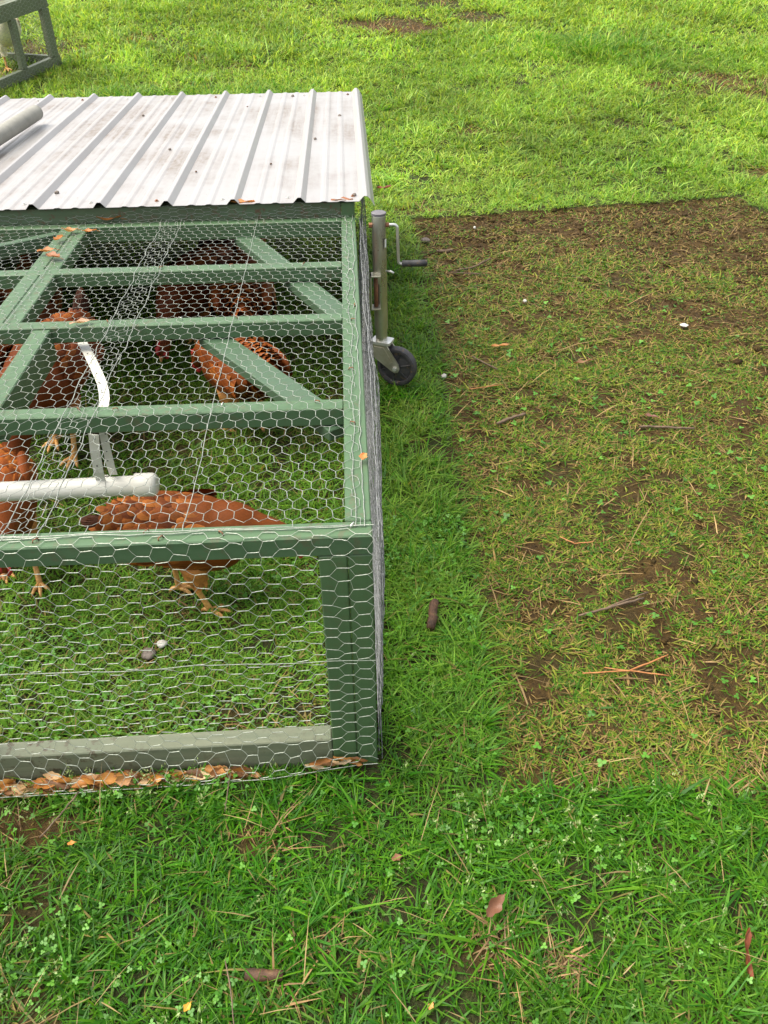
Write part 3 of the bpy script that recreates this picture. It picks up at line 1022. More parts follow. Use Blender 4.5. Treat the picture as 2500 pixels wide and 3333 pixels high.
hexmesh('side_netting', side_surf(.012, .000), (-.02, H + .004), (-.004, YR), M_wire2, coop, seed=11, selv=[('v', H, .001, .006), ('v', .3, .0009, .004)])
hexmesh('side_netting', side_surf(.022, .004), (-.02, H - .006), (-.004, YR + .9), M_wire2, coop, seed=13, selv=[('v', H - .008, .001, .006), ('v', .45, .0009, .004)])
def riser_surf(u, v):  # folded double netting over the edge board
    return v, YR - .004 + .006 * vnoise(u, v, 8, 2) + (u - H) * .1, u
hexmesh('edge_netting', riser_surf, (H + .004, H + .056), (XL + .03, -.004), M_wire, coop, a=.013, row=.030, tw=.018, jit=.0018, seed=17)
# staples driven through the netting, rusty
k = 0
for (sx, sy) in ((-.036, .03), (-.28, .02), (-.42, .033), (-.39, .012), (-.62, .018), (-.33, .50), (-.09 - .02, .50), (-.575, .495), (-.66, .50), (-.345, .99), (-.50, .99), (-.70, .985), (-.40, 1.39), (-.62, 1.385),
                 (-.17, 1.385), (-.022, 1.32), (-.02, .95), (-.03, .66), (-.03, .40), (-.015, 1.05)):
    a = rng.uniform(0, 3.14); d = Vector((math.cos(a), math.sin(a), 0)) * .006
    z = H + .0005
    P = [Vector((sx, sy, z)) - d, Vector((sx, sy, z + .0055)) - d * .8, Vector((sx, sy, z + .006)) + d * .8, Vector((sx, sy, z)) + d]
    part(MB().tube(P, .0013, 6), 'staple', M_rust if k % 5 else M_bzinc, smooth=True)
    k += 1

# swivel jack bolted to the side ------------------------------------------
JX, JY = .083, 1.78
JZ0, JZ1 = .195, .676
jack = part(MB().tube([(JX + .004, JY, JZ0 + .05), (JX, JY, JZ1 - .004), (JX, JY, JZ1)], [.0255, .0255, .0245], 28), 'wheel_jack', M_zinc, auto=40,
            label='galvanised swivel jack with crank handle and black wheel')
def jp(mb, name, mat, **kw): return part(mb, name, mat, jack, **kw)
jp(MB().tube([(JX, JY, JZ1), (JX, JY, JZ1 + .008), (JX, JY, JZ1 + .011)], [.0265, .0265, .020], 28), 'tube_cap', M_cap, auto=40)
jp(MB().tube([(JX + .005, JY, JZ0), (JX + .004, JY, JZ0 + .055)], .0225, 24), 'inner_tube', M_zinc, auto=40)
cz = JZ1 - .035
pts = [(JX - .034, JY - .004, cz)]
pts += [(JX + .052, JY - .004, cz)]
for i in range(1, 7):
    a = i / 6 * math.pi / 2
    pts.append((JX + .052 + .014 * math.sin(a), JY - .004, cz - .014 * (1 - math.cos(a))))
for i in range(1, 6): pts.append((JX + .066 + .004 * i / 5, JY - .004, cz - .014 - .118 * i / 5))
for i in range(1, 6):
    a = i / 5 * math.pi / 2
    pts.append((JX + .070 + .012 * (1 - math.cos(a)), JY - .004, cz - .132 - .012 * math.sin(a)))
pts.append((JX + .09, JY - .004, cz - .145))
jp(MB().tube(pts, .0056, 12), 'crank_arm', M_bzinc, smooth=True)
m = MB()
L = .094; hx = JX + .082
for s0, s1, rr in ((0, L, .0125),):
    P = [(hx + q, JY - .004, cz - .145 + .002) for q in (0, .002, .03, .06, L - .003, L)]
    m.tube(P, [.009, .0125, .0125, .0128, .0128, .010], 8)
jp(m, 'crank_handle', M_rubber, auto=50)
jp(MB().tube([(JX - .036, JY - .004, cz), (JX - .024, JY - .004, cz)], .009, 6), 'crank_nut', M_rust)
jp(MB().tube([(JX + .024, JY - .004, cz), (JX + .036, JY - .004, cz)], .009, 8), 'crank_nut', M_rust)
# decal wrapped on the tube
def decal(a0, a1, z0, z1, r):
    m = MB(); vs = []; fs = []
    for i in range(7):
        a = a0 + (a1 - a0) * i / 6
        vs += [(JX + r * math.sin(a), JY - r * math.cos(a), z0), (JX + r * math.sin(a), JY - r * math.cos(a), z1)]
    for i in range(6): fs.append((2 * i, 2 * i + 2, 2 * i + 3, 2 * i + 1))
    m.add(vs, fs)
    return m
jp(decal(.50, 1.50, JZ1 - .125, JZ1 - .078, .0260), 'decal', M_rubber)
jp(decal(.85, 1.45, JZ1 - .113, JZ1 - .083, .0265), 'decal', M_decal)
# bracket: U-shaped steel and back plate
m = MB()
zt, zb_ = .475, .350
m.board((.046, JY - .040, zt), (.086, JY - .040, zt), .045, .006, (0, 0, 1), .001)
m.board((.048, JY - .040, zb_), (.084, JY - .040, zb_), .045, .006, (0, 0, 1), .001)
m.board((.046, JY - .040, zt), (.046, JY - .040, zb_ - .006), .045, .006, (-1, 0, 0), .001)
m.board((.084, JY - .062, zt), (.084, JY - .062, zt - .030), .005, .010, (1, 0, 0), .001)
jp(m, 'swivel_bracket', M_yzinc)
jp(MB().board((.036, JY - .04, .50), (.038, JY - .04, .33), .060, .006, (-1, 0, 0), .001), 'mounting_plate', M_zinc)
jp(MB().tube([(.068, JY - .04, zb_ + .001), (.068, JY - .04, zt - .007)], .0075, 10), 'pivot_rod', M_rust, smooth=True)
jp(MB().tube([(.037, JY - .05, .40), (.046, JY - .05, .40)], .007, 6), 'bolt', M_rust)
jp(MB().tube([(JX + .026, JY, .470), (JX + .042, JY - .006, .470), (JX + .052, JY - .012, .466)], .0045, 8), 'locking_pin', M_bzinc, smooth=True)
# caster: top plate, fork, wheel with its axle turned to the left
ca = rad(-24)
axd = Vector((math.sin(ca), -math.cos(ca), 0))         # axle, towards the camera and left
trail = Vector((math.cos(ca), math.sin(ca), 0)) * 1.0
cpt = Vector((JX + .005, JY, JZ0))
m = MB()
m.prism([(-.032, -.030), (.036, -.030), (.042, -.024), (.042, .024), (.036, .030), (-.032, .030), (-.038, .024), (-.038, -.024)], cpt + Vector((0, 0, -.008)), trail, axd, Vector((0, 0, 1)), .010)
jp(m, 'swivel_plate', M_bzinc)
wc = Vector((.146, JY, .094)); wc.y = JY + (wc.x - cpt.x) * math.tan(ca)
dx = (wc - cpt).dot(trail)
side_poly = [(-.036, -.010), (.030, -.010), (dx + .014, wc.z - JZ0 + .020), (dx + .019, wc.z - JZ0), (dx + .013, wc.z - JZ0 - .014), (dx, wc.z - JZ0 - .019), (dx - .015, wc.z - JZ0 - .012), (-.020, -.068), (-.036, -.040)]
for sg in (1, -1):
    m = MB()
    m.prism(side_poly, cpt + axd * (sg * .024 - .0025), trail, Vector((0, 0, 1)), axd, .005)
    # pressed rib on the plate
    inner = [(-.022, -.018), (.018, -.018), (dx - .010, wc.z - JZ0 + .024), (dx - .022, wc.z - JZ0 + .010), (-.010, -.052), (-.022, -.036)]
    if sg == 1: m.prism(inner, cpt + axd * .0265, trail, Vector((0, 0, 1)), axd, .003)
    jp(m, 'fork', M_yzinc)
jp(MB().tube([wc - axd * .034, wc + axd * .034], .004, 10), 'axle', M_bzinc)
jp(MB().tube([wc + axd * .0265, wc + axd * .0335], .009, 6), 'axle_nut', M_bzinc)
wheel = MB()
Rw = .080; hw = .019
prof = [(.012, hw * .8), (.060, hw * .45), (.064, hw * .9), (.072, hw), (Rw - .002, hw * .85), (Rw, hw * .6), (Rw, -hw * .6), (Rw - .002, -hw * .85), (.072, -hw), (.064, -hw * .9), (.060, -hw * .45), (.012, -hw * .8)]
ns = 48; vs = []; fs = []
e1 = trail; e2 = Vector((0, 0, 1))
for i in range(ns):
    a = 2 * math.pi * i / ns
    for (r_, o_) in prof: vs.append(wc + (e1 * math.cos(a) + e2 * math.sin(a)) * r_ + axd * o_)
np_ = len(prof)
for i in range(ns):
    for j in range(np_ - 1):
        fs.append((i * np_ + j, ((i + 1) % ns) * np_ + j, ((i + 1) % ns) * np_ + j + 1, i * np_ + j + 1))
wheel.add(vs, fs)
wheel.tube([wc - axd * .022, wc + axd * .022], .014, 20)
for i in range(6):
    a = i * math.pi / 3 + .3
    d_ = e1 * math.cos(a) + e2 * math.sin(a)
    wheel.board(wc + d_ * .012 + axd * .0155, wc + d_ * .063 + axd * .0135, .005, .010, tuple(axd), .0008)
jp(wheel, 'wheel', M_rubber, auto=40)

# ------------------------------------------------------------------ hanging white pipe
pipe = empty('hanging_pipe', (-1.25, .50, .43), 0, 'white plastic pipe with end cap hung under the wire top', 'plastic pipe')
PY, PZ = .505, .432
def pp(mb, name, mat, **k): return part(mb, name, mat, pipe, **k)
pp(MB().tube([(-1.9, PY - .03, PZ - .002), (-.535, PY, PZ)], .0245, 32), 'pipe_body', M_pvc, auto=40)
pp(MB().tube([(-.573, PY, PZ), (-.572, PY, PZ), (-.530, PY, PZ), (-.523, PY, PZ), (-.519, PY, PZ), (-.518, PY, PZ)], [.0285, .0295, .0295, .027, .021, .012], 32), 'end_cap', M_pvc, auto=60)
def strap(points, w, th, wdir):
    m = MB(); vs = []; fs = []
    pts = [Vector(p) for p in points]
    wd = Vector(wdir).normalized()
    for i, p in enumerate(pts):
        t_ = (pts[min(i + 1, len(pts) - 1)] - pts[max(i - 1, 0)]).normalized()
        ww = (wd - t_ * wd.dot(t_)).normalized(); nn = t_.cross(ww)
        for (a, b) in ((-1, -1), (1, -1), (1, 1), (-1, 1)): vs.append(p + ww * (a * w / 2) + nn * (b * th / 2))
    for i in range(len(pts) - 1):
        for j in range(4): fs.append((i * 4 + j, i * 4 + (j + 1) % 4, (i + 1) * 4 + (j + 1) % 4, (i + 1) * 4 + j))
    fs += [(3, 2, 1, 0), tuple(len(vs) - 4 + q for q in range(4))]
    m.add(vs, fs)
    return m
# loop round the pipe
loop = []
sx = -.650
for i in range(19):
    a = math.pi * .62 + (2 * math.pi * .86) * i / 18
    loop.append((sx, PY + math.cos(a) * .0268, PZ + math.sin(a) * .0268))
s1 = [(sx + .020, PY - .034, H - S - .002), (sx + .012, PY - .031, H - S - .05), (sx + .004, PY - .022, PZ + .055)] + loop
st1 = pp(strap(s1, .023, .0022, (1, 0, 0)), 'strap', M_pvc)
s2 = [(sx + .036, PY - .014, H - S - .002), (sx + .032, PY - .008, H - S - .05), (sx + .028, PY + .002, PZ + .055), (sx + .026, PY + .012, PZ + .026)]
st2 = pp(strap(s2, .019, .0022, (1, 0, 0)), 'strap', M_pvc)
# free end of the strap curling away under the netting
s3 = [(sx + .006, .555, H - S - .015), (-.652, .60, .585), (-.655, .655, .572), (-.662, .695, .568), (-.673, .737, .566), (-.690, .79, .565), (-.714, .846, .566), (-.738, .90, .569), (-.762, .952, .572), (-.795, 1.018, .578)]
st3 = pp(strap(s3, .026, .0022, (1, .35, 0)), 'strap', M_pvc)
m = MB()
def hole(p, nrm, r=.0022):
    p = Vector(p); nrm = Vector(nrm).normalized(); m.tube([p, p + nrm * .0006], r, 8)
for q in (.60, .655, .737, .79, .846, .90, .952):
    px_ = np.interp(q, [.60, .655, .737, .846, .952, 1.018], [-.652, -.655, -.673, -.714, -.762, -.795])
    pz_ = np.interp(q, [.60, .655, .737, .846, .952, 1.018], [.585, .572, .566, .566, .572, .578])
    m = MB(); hole((px_ - .003, q, pz_ + .0011), (0, 0, 1)); pp(m, 'strap_hole', M_black)
m = MB()
for (hx_, f) in ((sx + .019, .1), (sx + .016, .3), (sx + .010, .55), (sx + .006, .8)):
    zz = (H - S - .002) * (1 - f) + (PZ + .055) * f; yy = (PY - .034) * (1 - f) + (PY - .022) * f
    m = MB(); hole((hx_, yy - .0016, zz), (0, -1, .1)); pp(m, 'strap_hole', M_black)
    m = MB(); hole((hx_ + .021, yy + .019, zz), (0, -1, .1), .0017); pp(m, 'strap_hole', M_black)

# grey roll lying on the roof
roll = MB()
a_, b_ = Vector((-1.487, 3.16, ZR + .021 + .034)), Vector((-1.56, 2.0, ZR + .021 + .034))
roll.tube([a_, a_ + (b_ - a_) * .004] + [a_ + (b_ - a_) * f for f in (.2, .4, .6, .8, 1)], [.028, .033, .034, .0335, .034, .0335, .034], 24)
tag(roll.build('cloth_roll', M_roll, None, auto=50), 'dull grey rolled sheet lying across the white roof ribs', 'rolled sheet')


# ------------------------------------------------------------------ hens
def catmull(P, n):
    P = np.array(P, float); k = len(P)
    tt = np.linspace(0, k - 1, n); out = []
    for t_ in tt:
        i = min(int(t_), k - 2); f = t_ - i
        p0, p1, p2, p3 = P[max(i - 1, 0)], P[i], P[i + 1], P[min(i + 2, k - 1)]
        out.append(.5 * (2 * p1 + (p2 - p0) * f + (2 * p0 - 5 * p1 + 4 * p2 - p3) * f * f + (3 * p1 - p0 - 3 * p2 + p3) * f ** 3))
    return np.array(out)


TRUNK = [(-.235, .300, .012, .016), (-.195, .292, .034, .042), (-.145, .280, .062, .074), (-.08, .266, .086, .094), (0, .254, .099, .106), (.07, .248, .094, .102), (.125, .258, .073, .084)]
UP = [(.160, .298, .048, .052), (.180, .345, .036, .038), (.192, .388, .029, .031), (.210, .414, .027, .028), (.232, .416, .019, .020), (.246, .412, .007, .009)]
DOWN = [(.172, .238, .056, .062), (.207, .192, .041, .044), (.237, .142, .031, .033), (.260, .100, .027, .028), (.274, .078, .020, .020), (.284, .064, .007, .008)]
LOW = [(.175, .252, .056, .060), (.220, .236, .041, .044), (.255, .212, .031, .032), (.280, .186, .027, .028), (.294, .171, .020, .020), (.303, .160, .007, .008)]


def make_hen(loc, heading, neck, pal, seed, label, sc=1.12, dark_tail=True, tail_up=.9, pitch=0.0, stride=.03, fdx=0., tail=.125, mats=None, group=None):
    r = np.random.default_rng(seed)
    root = empty('hen', loc, heading, label, 'hen', group)
    mb = MB()
    nring = 44; ns_ = 22
    R = catmull(TRUNK + neck, nring)
    cp, sp_ = math.cos(pitch), math.sin(pitch)
    px = R[:, 0] * cp - (R[:, 1] - .25) * sp_; pz = R[:, 0] * sp_ + (R[:, 1] - .25) * cp + .25
    ry = np.maximum(R[:, 2], .004); rz = np.maximum(R[:, 3], .004)
    tx = np.gradient(px); tz = np.gradient(pz); tl = np.hypot(tx, tz); tx /= tl; tz /= tl
    nxx, nzz = -tz, tx                     # dorsal normal
    pal = np.array(pal)
    def S_(s, th):
        i = np.clip(s, 0, 1) * (nring - 1); i0 = int(min(i, nring - 2)); f = i - i0
        L = lambda A_: A_[i0] * (1 - f) + A_[i0 + 1] * f
        c, s2 = math.cos(th), math.sin(th)
        b = L(rz) * c; a = L(ry) * s2
        P = Vector((L(px) + L(nxx) * b, a, L(pz) + L(nzz) * b))
        N = Vector((L(nxx) * c / L(rz), s2 / L(ry), L(nzz) * c / L(rz))).normalized()
        T_ = Vector((L(tx), 0, L(tz))).normalized()
        return P * sc, N, T_
    vs = []; fs = []
    for i in range(nring):
        for j in range(ns_):
            th = 2 * math.pi * j / ns_
            b = rz[i] * math.cos(th); a = ry[i] * math.sin(th)
            vs.append((sc * (px[i] + nxx[i] * b), sc * a, sc * (pz[i] + nzz[i] * b)))
    for i in range(nring - 1):
        for j in range(ns_):
            fs.append((i * ns_ + j, i * ns_ + (j + 1) % ns_, (i + 1) * ns_ + (j + 1) % ns_, (i + 1) * ns_ + j))
    fs.append(tuple(range(ns_ - 1, -1, -1))); fs.append(tuple((nring - 1) * ns_ + j for j in range(ns_)))
    mb.mi = 0; mb.col = tuple(pal[0] * .8)
    mb.add(vs, fs)
    # wings: flattened bulges on both flanks
    for sg in (1, -1):
        vs = []; fs = []
        for i in range(9):
            la = -math.pi / 2 + math.pi * i / 8
            for j in range(14):
                lo = 2 * math.pi * j / 14
                vs.append((sc * (-.045 + .135 * math.sin(la) * 1.0), sc * sg * (.080 + .028 * math.cos(la) * math.cos(lo)), sc * (.268 + .02 * math.sin(la) * -1 + .062 * math.cos(la) * math.sin(lo))))
        for i in range(8):
            for j in range(14):
                q = (i * 14 + j, i * 14 + (j + 1) % 14, (i + 1) * 14 + (j + 1) % 14, (i + 1) * 14 + j)
                fs.append(q if sg == 1 else q[::-1])
        mb.add(vs, fs)

    def feather(P, N, D, L, w, col, lift, droop=.0):
        D = (D - N * D.dot(N)).normalized(); B = N.cross(D)
        c2 = Vector(col)
        prof = ((0, .35, 0), (.35, .95, .7), (.7, 1.0, .9), (.93, .6, 1.0))
        base = len(mb.v)
        pts = []
        for (t_, ww, li) in prof:
            ctr = P + D * (L * t_) + N * (lift * li - droop * t_ * t_ * L)
            for e in (-1, 0, 1):
                pts.append(ctr + B * (w * .5 * ww * e) - N * (abs(e) * w * .16))
        tipv = P + D * L + N * (lift - droop * L)
        pts.append(tipv)
        mb.v.extend([tuple(p) for p in pts])
        for k in range(4):
            f = (.9, .92, 1.05, 1.32)[k]; f0 = (.78, .78, .88, 1.12)[k]
            mb.c.extend([tuple(c2 * f), tuple(c2 * f0), tuple(c2 * f)])
        mb.c.append(tuple(c2 * 1.38))
        q = []
        for k in range(3):
            for e in range(2):
                a = base + k * 3 + e
                q.append((a, a + 1, a + 4, a + 3))
        q += [(base + 9, base + 10, base + 12), (base + 10, base + 11, base + 12)]
        mb.f.extend(q); mb.m.extend([mb.mi] * len(q))
    def pick(belly=0):
        c = pal[r.integers(0, len(pal) - 1)] * r.uniform(.72, 1.25)
        return c * (1 - belly) + pal[-1] * belly
    # body and neck feathers, head end last so that rows overlap towards the tail
    rows = 34
    for k in range(rows):
        s = .93 - .86 * k / rows
        m_ = 20 if s > .62 else 26
        for j in range(m_):
            th = 2 * math.pi * (j + .5 * (k % 2)) / m_ + r.normal(0, .06)
            ss = np.clip(s + r.normal(0, .008), .03, .95)
            P, N, T_ = S_(ss, th)
            bel = np.clip((-math.cos(th) - .45) * 1.6, 0, .75) * (ss < .62)
            if ss > .80: L, w = .016, .009
            elif ss > .60: L, w = .034, .013
            else: L, w = .040, .027
            L *= sc * r.uniform(.85, 1.15); w *= sc * r.uniform(.9, 1.1)
            feather(P, N, -T_ + Vector((0, 0, -.10)), L, w, pick(bel), .0026 * sc)
    # wing feathers
    for sg in (1, -1):
        for k in range(6):
            for j in range(7):
                x_ = .065 - k * .029 + r.normal(0, .003); zf = (j - 3) / 3.2
                z_ = .268 - .012 * (x_ + .04) / .1 * -1 + .055 * zf * (1 - .10 * k)
                yy = sg * (.080 + .030 * math.sqrt(max(0, 1 - min(1, ((x_ + .045) / .15) ** 2) - .5 * zf * zf)))
                P = Vector((x_, yy, z_)) * sc
                N = Vector((0, sg, .35 * zf + .15)).normalized()
                big = 1 + .35 * (k > 3)
                feather(P, N, Vector((-1, 0, -.12 + .05 * zf)), .052 * sc * big, .026 * sc, pick() * (.85 if k > 3 else 1.0), .0025 * sc)
    # tail fan
    tb = Vector((px[2], 0, pz[2] + .005)) * sc
    tc = pal[0] * (.22 if dark_tail else .9)
    for k in range(13):
        sp2 = (k - 6) / 6
        D = Vector((-math.cos(tail_up), .32 * sp2, math.sin(tail_up) - .35 * abs(sp2))).normalized()
        N = Vector((math.sin(tail_up) * .5, sp2 * 1.2, math.cos(tail_up) * .6)).normalized()
        feather(tb + Vector((0, .016 * sp2 * sc, 0)), N, D, (tail - .02 * abs(sp2)) * sc, .030 * sc, tc * r.uniform(.8, 1.3), .004, .15)
    for k in range(24):
        sp2 = r.uniform(-1, 1)
        D = Vector((-math.cos(tail_up * .8), .4 * sp2, math.sin(tail_up * .8) - .5 * abs(sp2))).normalized()
        N = Vector((math.sin(tail_up) * .6, sp2, math.cos(tail_up) * .6)).normalized()
        feather(tb + Vector((.015, .028 * sp2, -.012 * abs(sp2))) * sc, N, D, .062 * sc * r.uniform(.8, 1.2), .024 * sc, pick() * .8, .004, .2)
    # fluffy thighs, legs, toes
    for sg in (1, -1):
        st_ = stride * sg + fdx
        hip = Vector((.005, sg * .045, .185)) * sc; knee = Vector((.005 + st_ * .5, sg * .046, .115)) * sc
        hock = Vector((-.016 + st_ * .7, sg * .046, .100)) * sc
        foot = Vector((.010 + st_, sg * .048, .012)) * sc
        mb.mi = 0; mb.col = tuple(pal[-1] * .9)
        mb.tube([hip, (hip + knee) / 2, knee, hock], [.042 * sc, .034 * sc, .020 * sc, .010 * sc], 12)
        for q in range(46):
            f = r.uniform(.1, 1); a = r.uniform(0, 6.28)
            P = hip.lerp(knee, f); rr = (.042 - .024 * f) * sc
            N = Vector((math.cos(a), math.sin(a), 0))
            feather(P + N * rr * .85, N, Vector((-.25, 0, -1)), .030 * sc, .016 * sc, pal[-1] * r.uniform(.7, 1.2), .004)
        mb.mi = 1; mb.col = (1, 1, 1)
        mb.tube([knee.lerp(hock, .6), hock, hock.lerp(foot, .5), foot, foot + Vector((.003, 0, -.006)) * sc], [.011 * sc, .0095 * sc, .0075 * sc, .009 * sc, .007 * sc], 10)
        for (ang, L) in ((.0, .058), (.55, .050), (-.55, .050), (math.pi + sg * .3, .028)):
            d = Vector((math.cos(ang), math.sin(ang), 0))
            P = [foot + Vector((0, 0, -.003)) * sc]
            for q, (f, zz, rr) in enumerate(((.35, .001, .0062), (.65, .001, .0055), (.9, -.004, .0045), (1.08, -.009, .0015))):
                p = foot + d * (L * f * sc); p.z = (.010 + zz) * sc
                P.append(p)
            mb.tube(P, [.0075 * sc, .0062 * sc, .0058 * sc, .0045 * sc, .001 * sc], 8)
    # head: beak, comb, wattles, eyes
    i = nring - 6
    hc = Vector((px[i], 0, pz[i])) * sc; T_ = Vector((tx[i], 0, tz[i])); Nn = Vector((nxx[i], 0, nzz[i]))
    tipb = Vector((px[-1], 0, pz[-1])) * sc
    mb.mi = 3
    mb.tube([tipb - T_ * .012 * sc, tipb + T_ * .004 * sc, tipb + T_ * .014 * sc - Nn * .003 * sc, tipb + T_ * .019 * sc - Nn * .007 * sc], [.0095 * sc, .0078 * sc, .0045 * sc, .0008 * sc], 10)
    mb.mi = 2
    poly = [(-.022, 0), (-.026, .016), (-.018, .013), (-.012, .028), (-.005, .018), (.002, .034), (.008, .019), (.015, .028), (.020, .010), (.026, .0)]
    mb.prism([(a * sc, b * sc) for a, b in poly], hc + Nn * rz[i] * .82 * sc + Vector((0, -.0025 * sc, 0)), T_, Nn, Vector((0, 1, 0)), .005 * sc)
    for sg in (1, -1):
        w0 = tipb - T_ * .016 * sc - Nn * .010 * sc + Vector((0, sg * .009 * sc, 0))
        dn = (Vector((0, 0, -1)) * .8 - Nn * .4).normalized()
        mb.tube([w0, w0 + dn * .008 * sc, w0 + dn * .018 * sc, w0 + dn * .026 * sc], [.005 * sc, .008 * sc, .009 * sc, .003 * sc], 10)
        f0 = hc + T_ * .010 * sc + Vector((0, sg * ry[i] * .78 * sc, 0)) - Nn * .002 * sc
        mb.tube([f0 - Vector((0, sg * .004 * sc, 0)), f0 + Vector((0, sg * .004 * sc, 0))], [.015 * sc, .010 * sc], 12)
        mb.mi = 4
        e0 = f0 + Vector((0, sg * .0035 * sc, 0)) + Nn * .004 * sc
        mb.tube([e0, e0 + Vector((0, sg * .002 * sc, 0)), e0 + Vector((0, sg * .003 * sc, 0))], [.0048 * sc, .0042 * sc, .0015 * sc], 10)
        mb.mi = 2
    ob = mb.build('body', mats or [M_feather, M_leg, M_red, M_beak, M_eye], None, smooth=True, color=True)
    ob.parent = root
    return root


RED = [(.190, .048, .007), (.255, .073, .011), (.135, .031, .005), (.33, .105, .018), (.46, .19, .045)]
DRK = [(.165, .037, .007), (.21, .052, .009), (.125, .027, .006), (.26, .075, .014), (.34, .125, .03)]
ORG = [(.215, .052, .008), (.27, .070, .010), (.175, .041, .006), (.33, .100, .016), (.48, .22, .06)]
FLAT = LOW[:1] + [(.222, .246, .041, .044), (.262, .232, .031, .032), (.290, .214, .027, .028), (.306, .203, .020, .020), (.316, .194, .007, .008)]
HG = 'hens in the coop'
make_hen((-.480, .575, G0), rad(-3), FLAT, RED, 1, 'brown hen walking behind the front beam, darker tail to the left', 1.0, True, .15, 0, -.055, -.035, .075, group=HG)
make_hen((-1.05, .765, G0), rad(-72), FLAT, ORG, 2, 'rusty hen at the left edge facing out beneath the white pipe', .96, False, .2, .10, .05, .06, .07, group=HG)
make_hen((-1.085, 1.42, G0), rad(-100), DOWN, DRK, 3, 'dark brown hen beside the curved white strap, tail raised behind', 1.22, True, .95, 0, .04, group=HG)
make_hen((-1.50, 1.60, G0), rad(195), DOWN, ORG, 4, 'orange hen mostly hidden left of the middle rail', 1.1, False, .5, group=HG)
make_hen((-.435, 1.50, G0), rad(128), LOW, ORG, 6, 'bright rust hen with red comb pecking beside the diagonal brace', 1.08, False, .35, -.05, .03, 0., .06, group=HG)
make_hen((-.47, 2.10, G0), rad(95), DOWN, ORG, 7, 'broad reddish hen seen from behind at the edge of the roof shade', 1.18, False, .6, .08, group=HG)
make_hen((-.70, 2.27, G0), rad(-112), DOWN, DRK, 8, 'dark hen with red comb and wattles in the roof shade', 1.1, True, .8, .05, .03, group=HG)
make_hen((-.56, 2.80, G0), rad(70), UP, RED, 9, 'reddish hen standing deepest in the shade under the roof', 1.1, True, .8, group=HG)
make_hen((-1.32, 2.02, G0), rad(-75), DOWN, RED, 10, 'brown hen with upright tail just behind the third cross beam', 1.12, False, 1.0, group=HG)
WHT = [(.84, .78, .60), (.88, .83, .68), (.80, .73, .54), (.90, .86, .73), (.84, .76, .55)]

# ------------------------------------------------------------------ the second coop, up the slope
C0 = Vector((-2.62, 7.50, 0)); C0.z = float(terr(C0.x, C0.y)) + .0
dA = Vector((-.415, -.91, .0)).normalized(); dB = Vector((-.91, .415, 0))
slopeA = (float(terr(C0.x + dA.x * 1.6, C0.y + dA.y * 1.6)) - C0.z) / 1.6
dA3 = Vector((dA.x, dA.y, slopeA))
coop2 = empty('chicken_coop', tuple(C0), 0, 'weathered dark green coop at the top left corner with a white hen inside', 'chicken coop')
H2 = .60
def q2(a, b, z): return C0 + dA3 * a + dB * b + Vector((0, 0, z))
def p2(mb, name, mat): return part(mb, name, mat, coop2)
LA, LB = 2.0, 1.3
# near side
p2(MB().board(q2(-.02, .03, .10), q2(LA, .03, .10), .05, .13), 'bottom_rail', M_faded)
p2(MB().board(q2(0, .03, H2), q2(LA, .03, H2), .05, .12), 'top_rail', M_faded)
p2(MB().board(q2(.30, .16, H2 - .002), q2(LA, .16, H2 - .002), .18, .02), 'top_board', M_faded)
p2(MB().board(q2(.045, 0, H2 - .121), q2(.045, 0, .101), .09, .05, tuple(-dB)), 'corner_post', M_faded)
p2(MB().board(q2(.46, 0, H2 - .121), q2(.46, 0, .101), .06, .05, tuple(-dB)), 'side_post', M_faded)
p2(MB().board(q2(1.15, 0, H2 - .121), q2(1.15, 0, .101), .06, .05, tuple(-dB)), 'side_post', M_faded)
# far side and ends
p2(MB().board(q2(0, LB, .10), q2(LA, LB, .10), .05, .13), 'bottom_rail', M_faded)
p2(MB().board(q2(0, LB, H2), q2(LA, LB, H2), .05, .10), 'top_rail', M_faded)
p2(MB().board(q2(.025, .06, .10), q2(.025, LB - .03, .10), .05, .13), 'bottom_rail', M_faded)
p2(MB().board(q2(.025, .06, H2 - .002), q2(.025, LB - .03, H2 - .002), .05, .10), 'top_rail', M_faded)
p2(MB().board(q2(.045, LB + .02, H2 - .1), q2(.045, LB + .02, .101), .06, .05, tuple(dB)), 'corner_post', M_faded)
p2(MB().board(q2(1.4, .85, .26), q2(.06, .85, .26), .04, .24), 'inner_board', M_black)
def s2f(fixed):
    def f(u, v):
        wob = (vnoise(u, v, 5, 2) - .5) * .01
        if fixed == 'A':
            return C0.x + dA3.x * v + dB.x * (-.006 + wob), C0.y + dA3.y * v + dB.y * (-.006 + wob), C0.z + dA3.z * v + u
        return C0.x + dB.x * v - dA3.x * .006, C0.y + dB.y * v - dA3.y * .006, C0.z + u + wob
    return f
hexmesh('side_netting', s2f('A'), (.0, H2), (0, LA), M_wire, coop2, seed=21)
hexmesh('end_netting', s2f('B'), (.0, H2), (0, LB), M_wire, coop2, seed=23)
hl = q2(.21, .36, 0)
make_hen((hl.x, hl.y, float(terr(hl.x, hl.y))), rad(-65), UP, WHT, 31, 'white hen standing upright inside the far green coop', 1.3, False, 1.0, .30, .02,
         mats=[M_wfeather, M_leg, M_red, M_beak, M_eye])


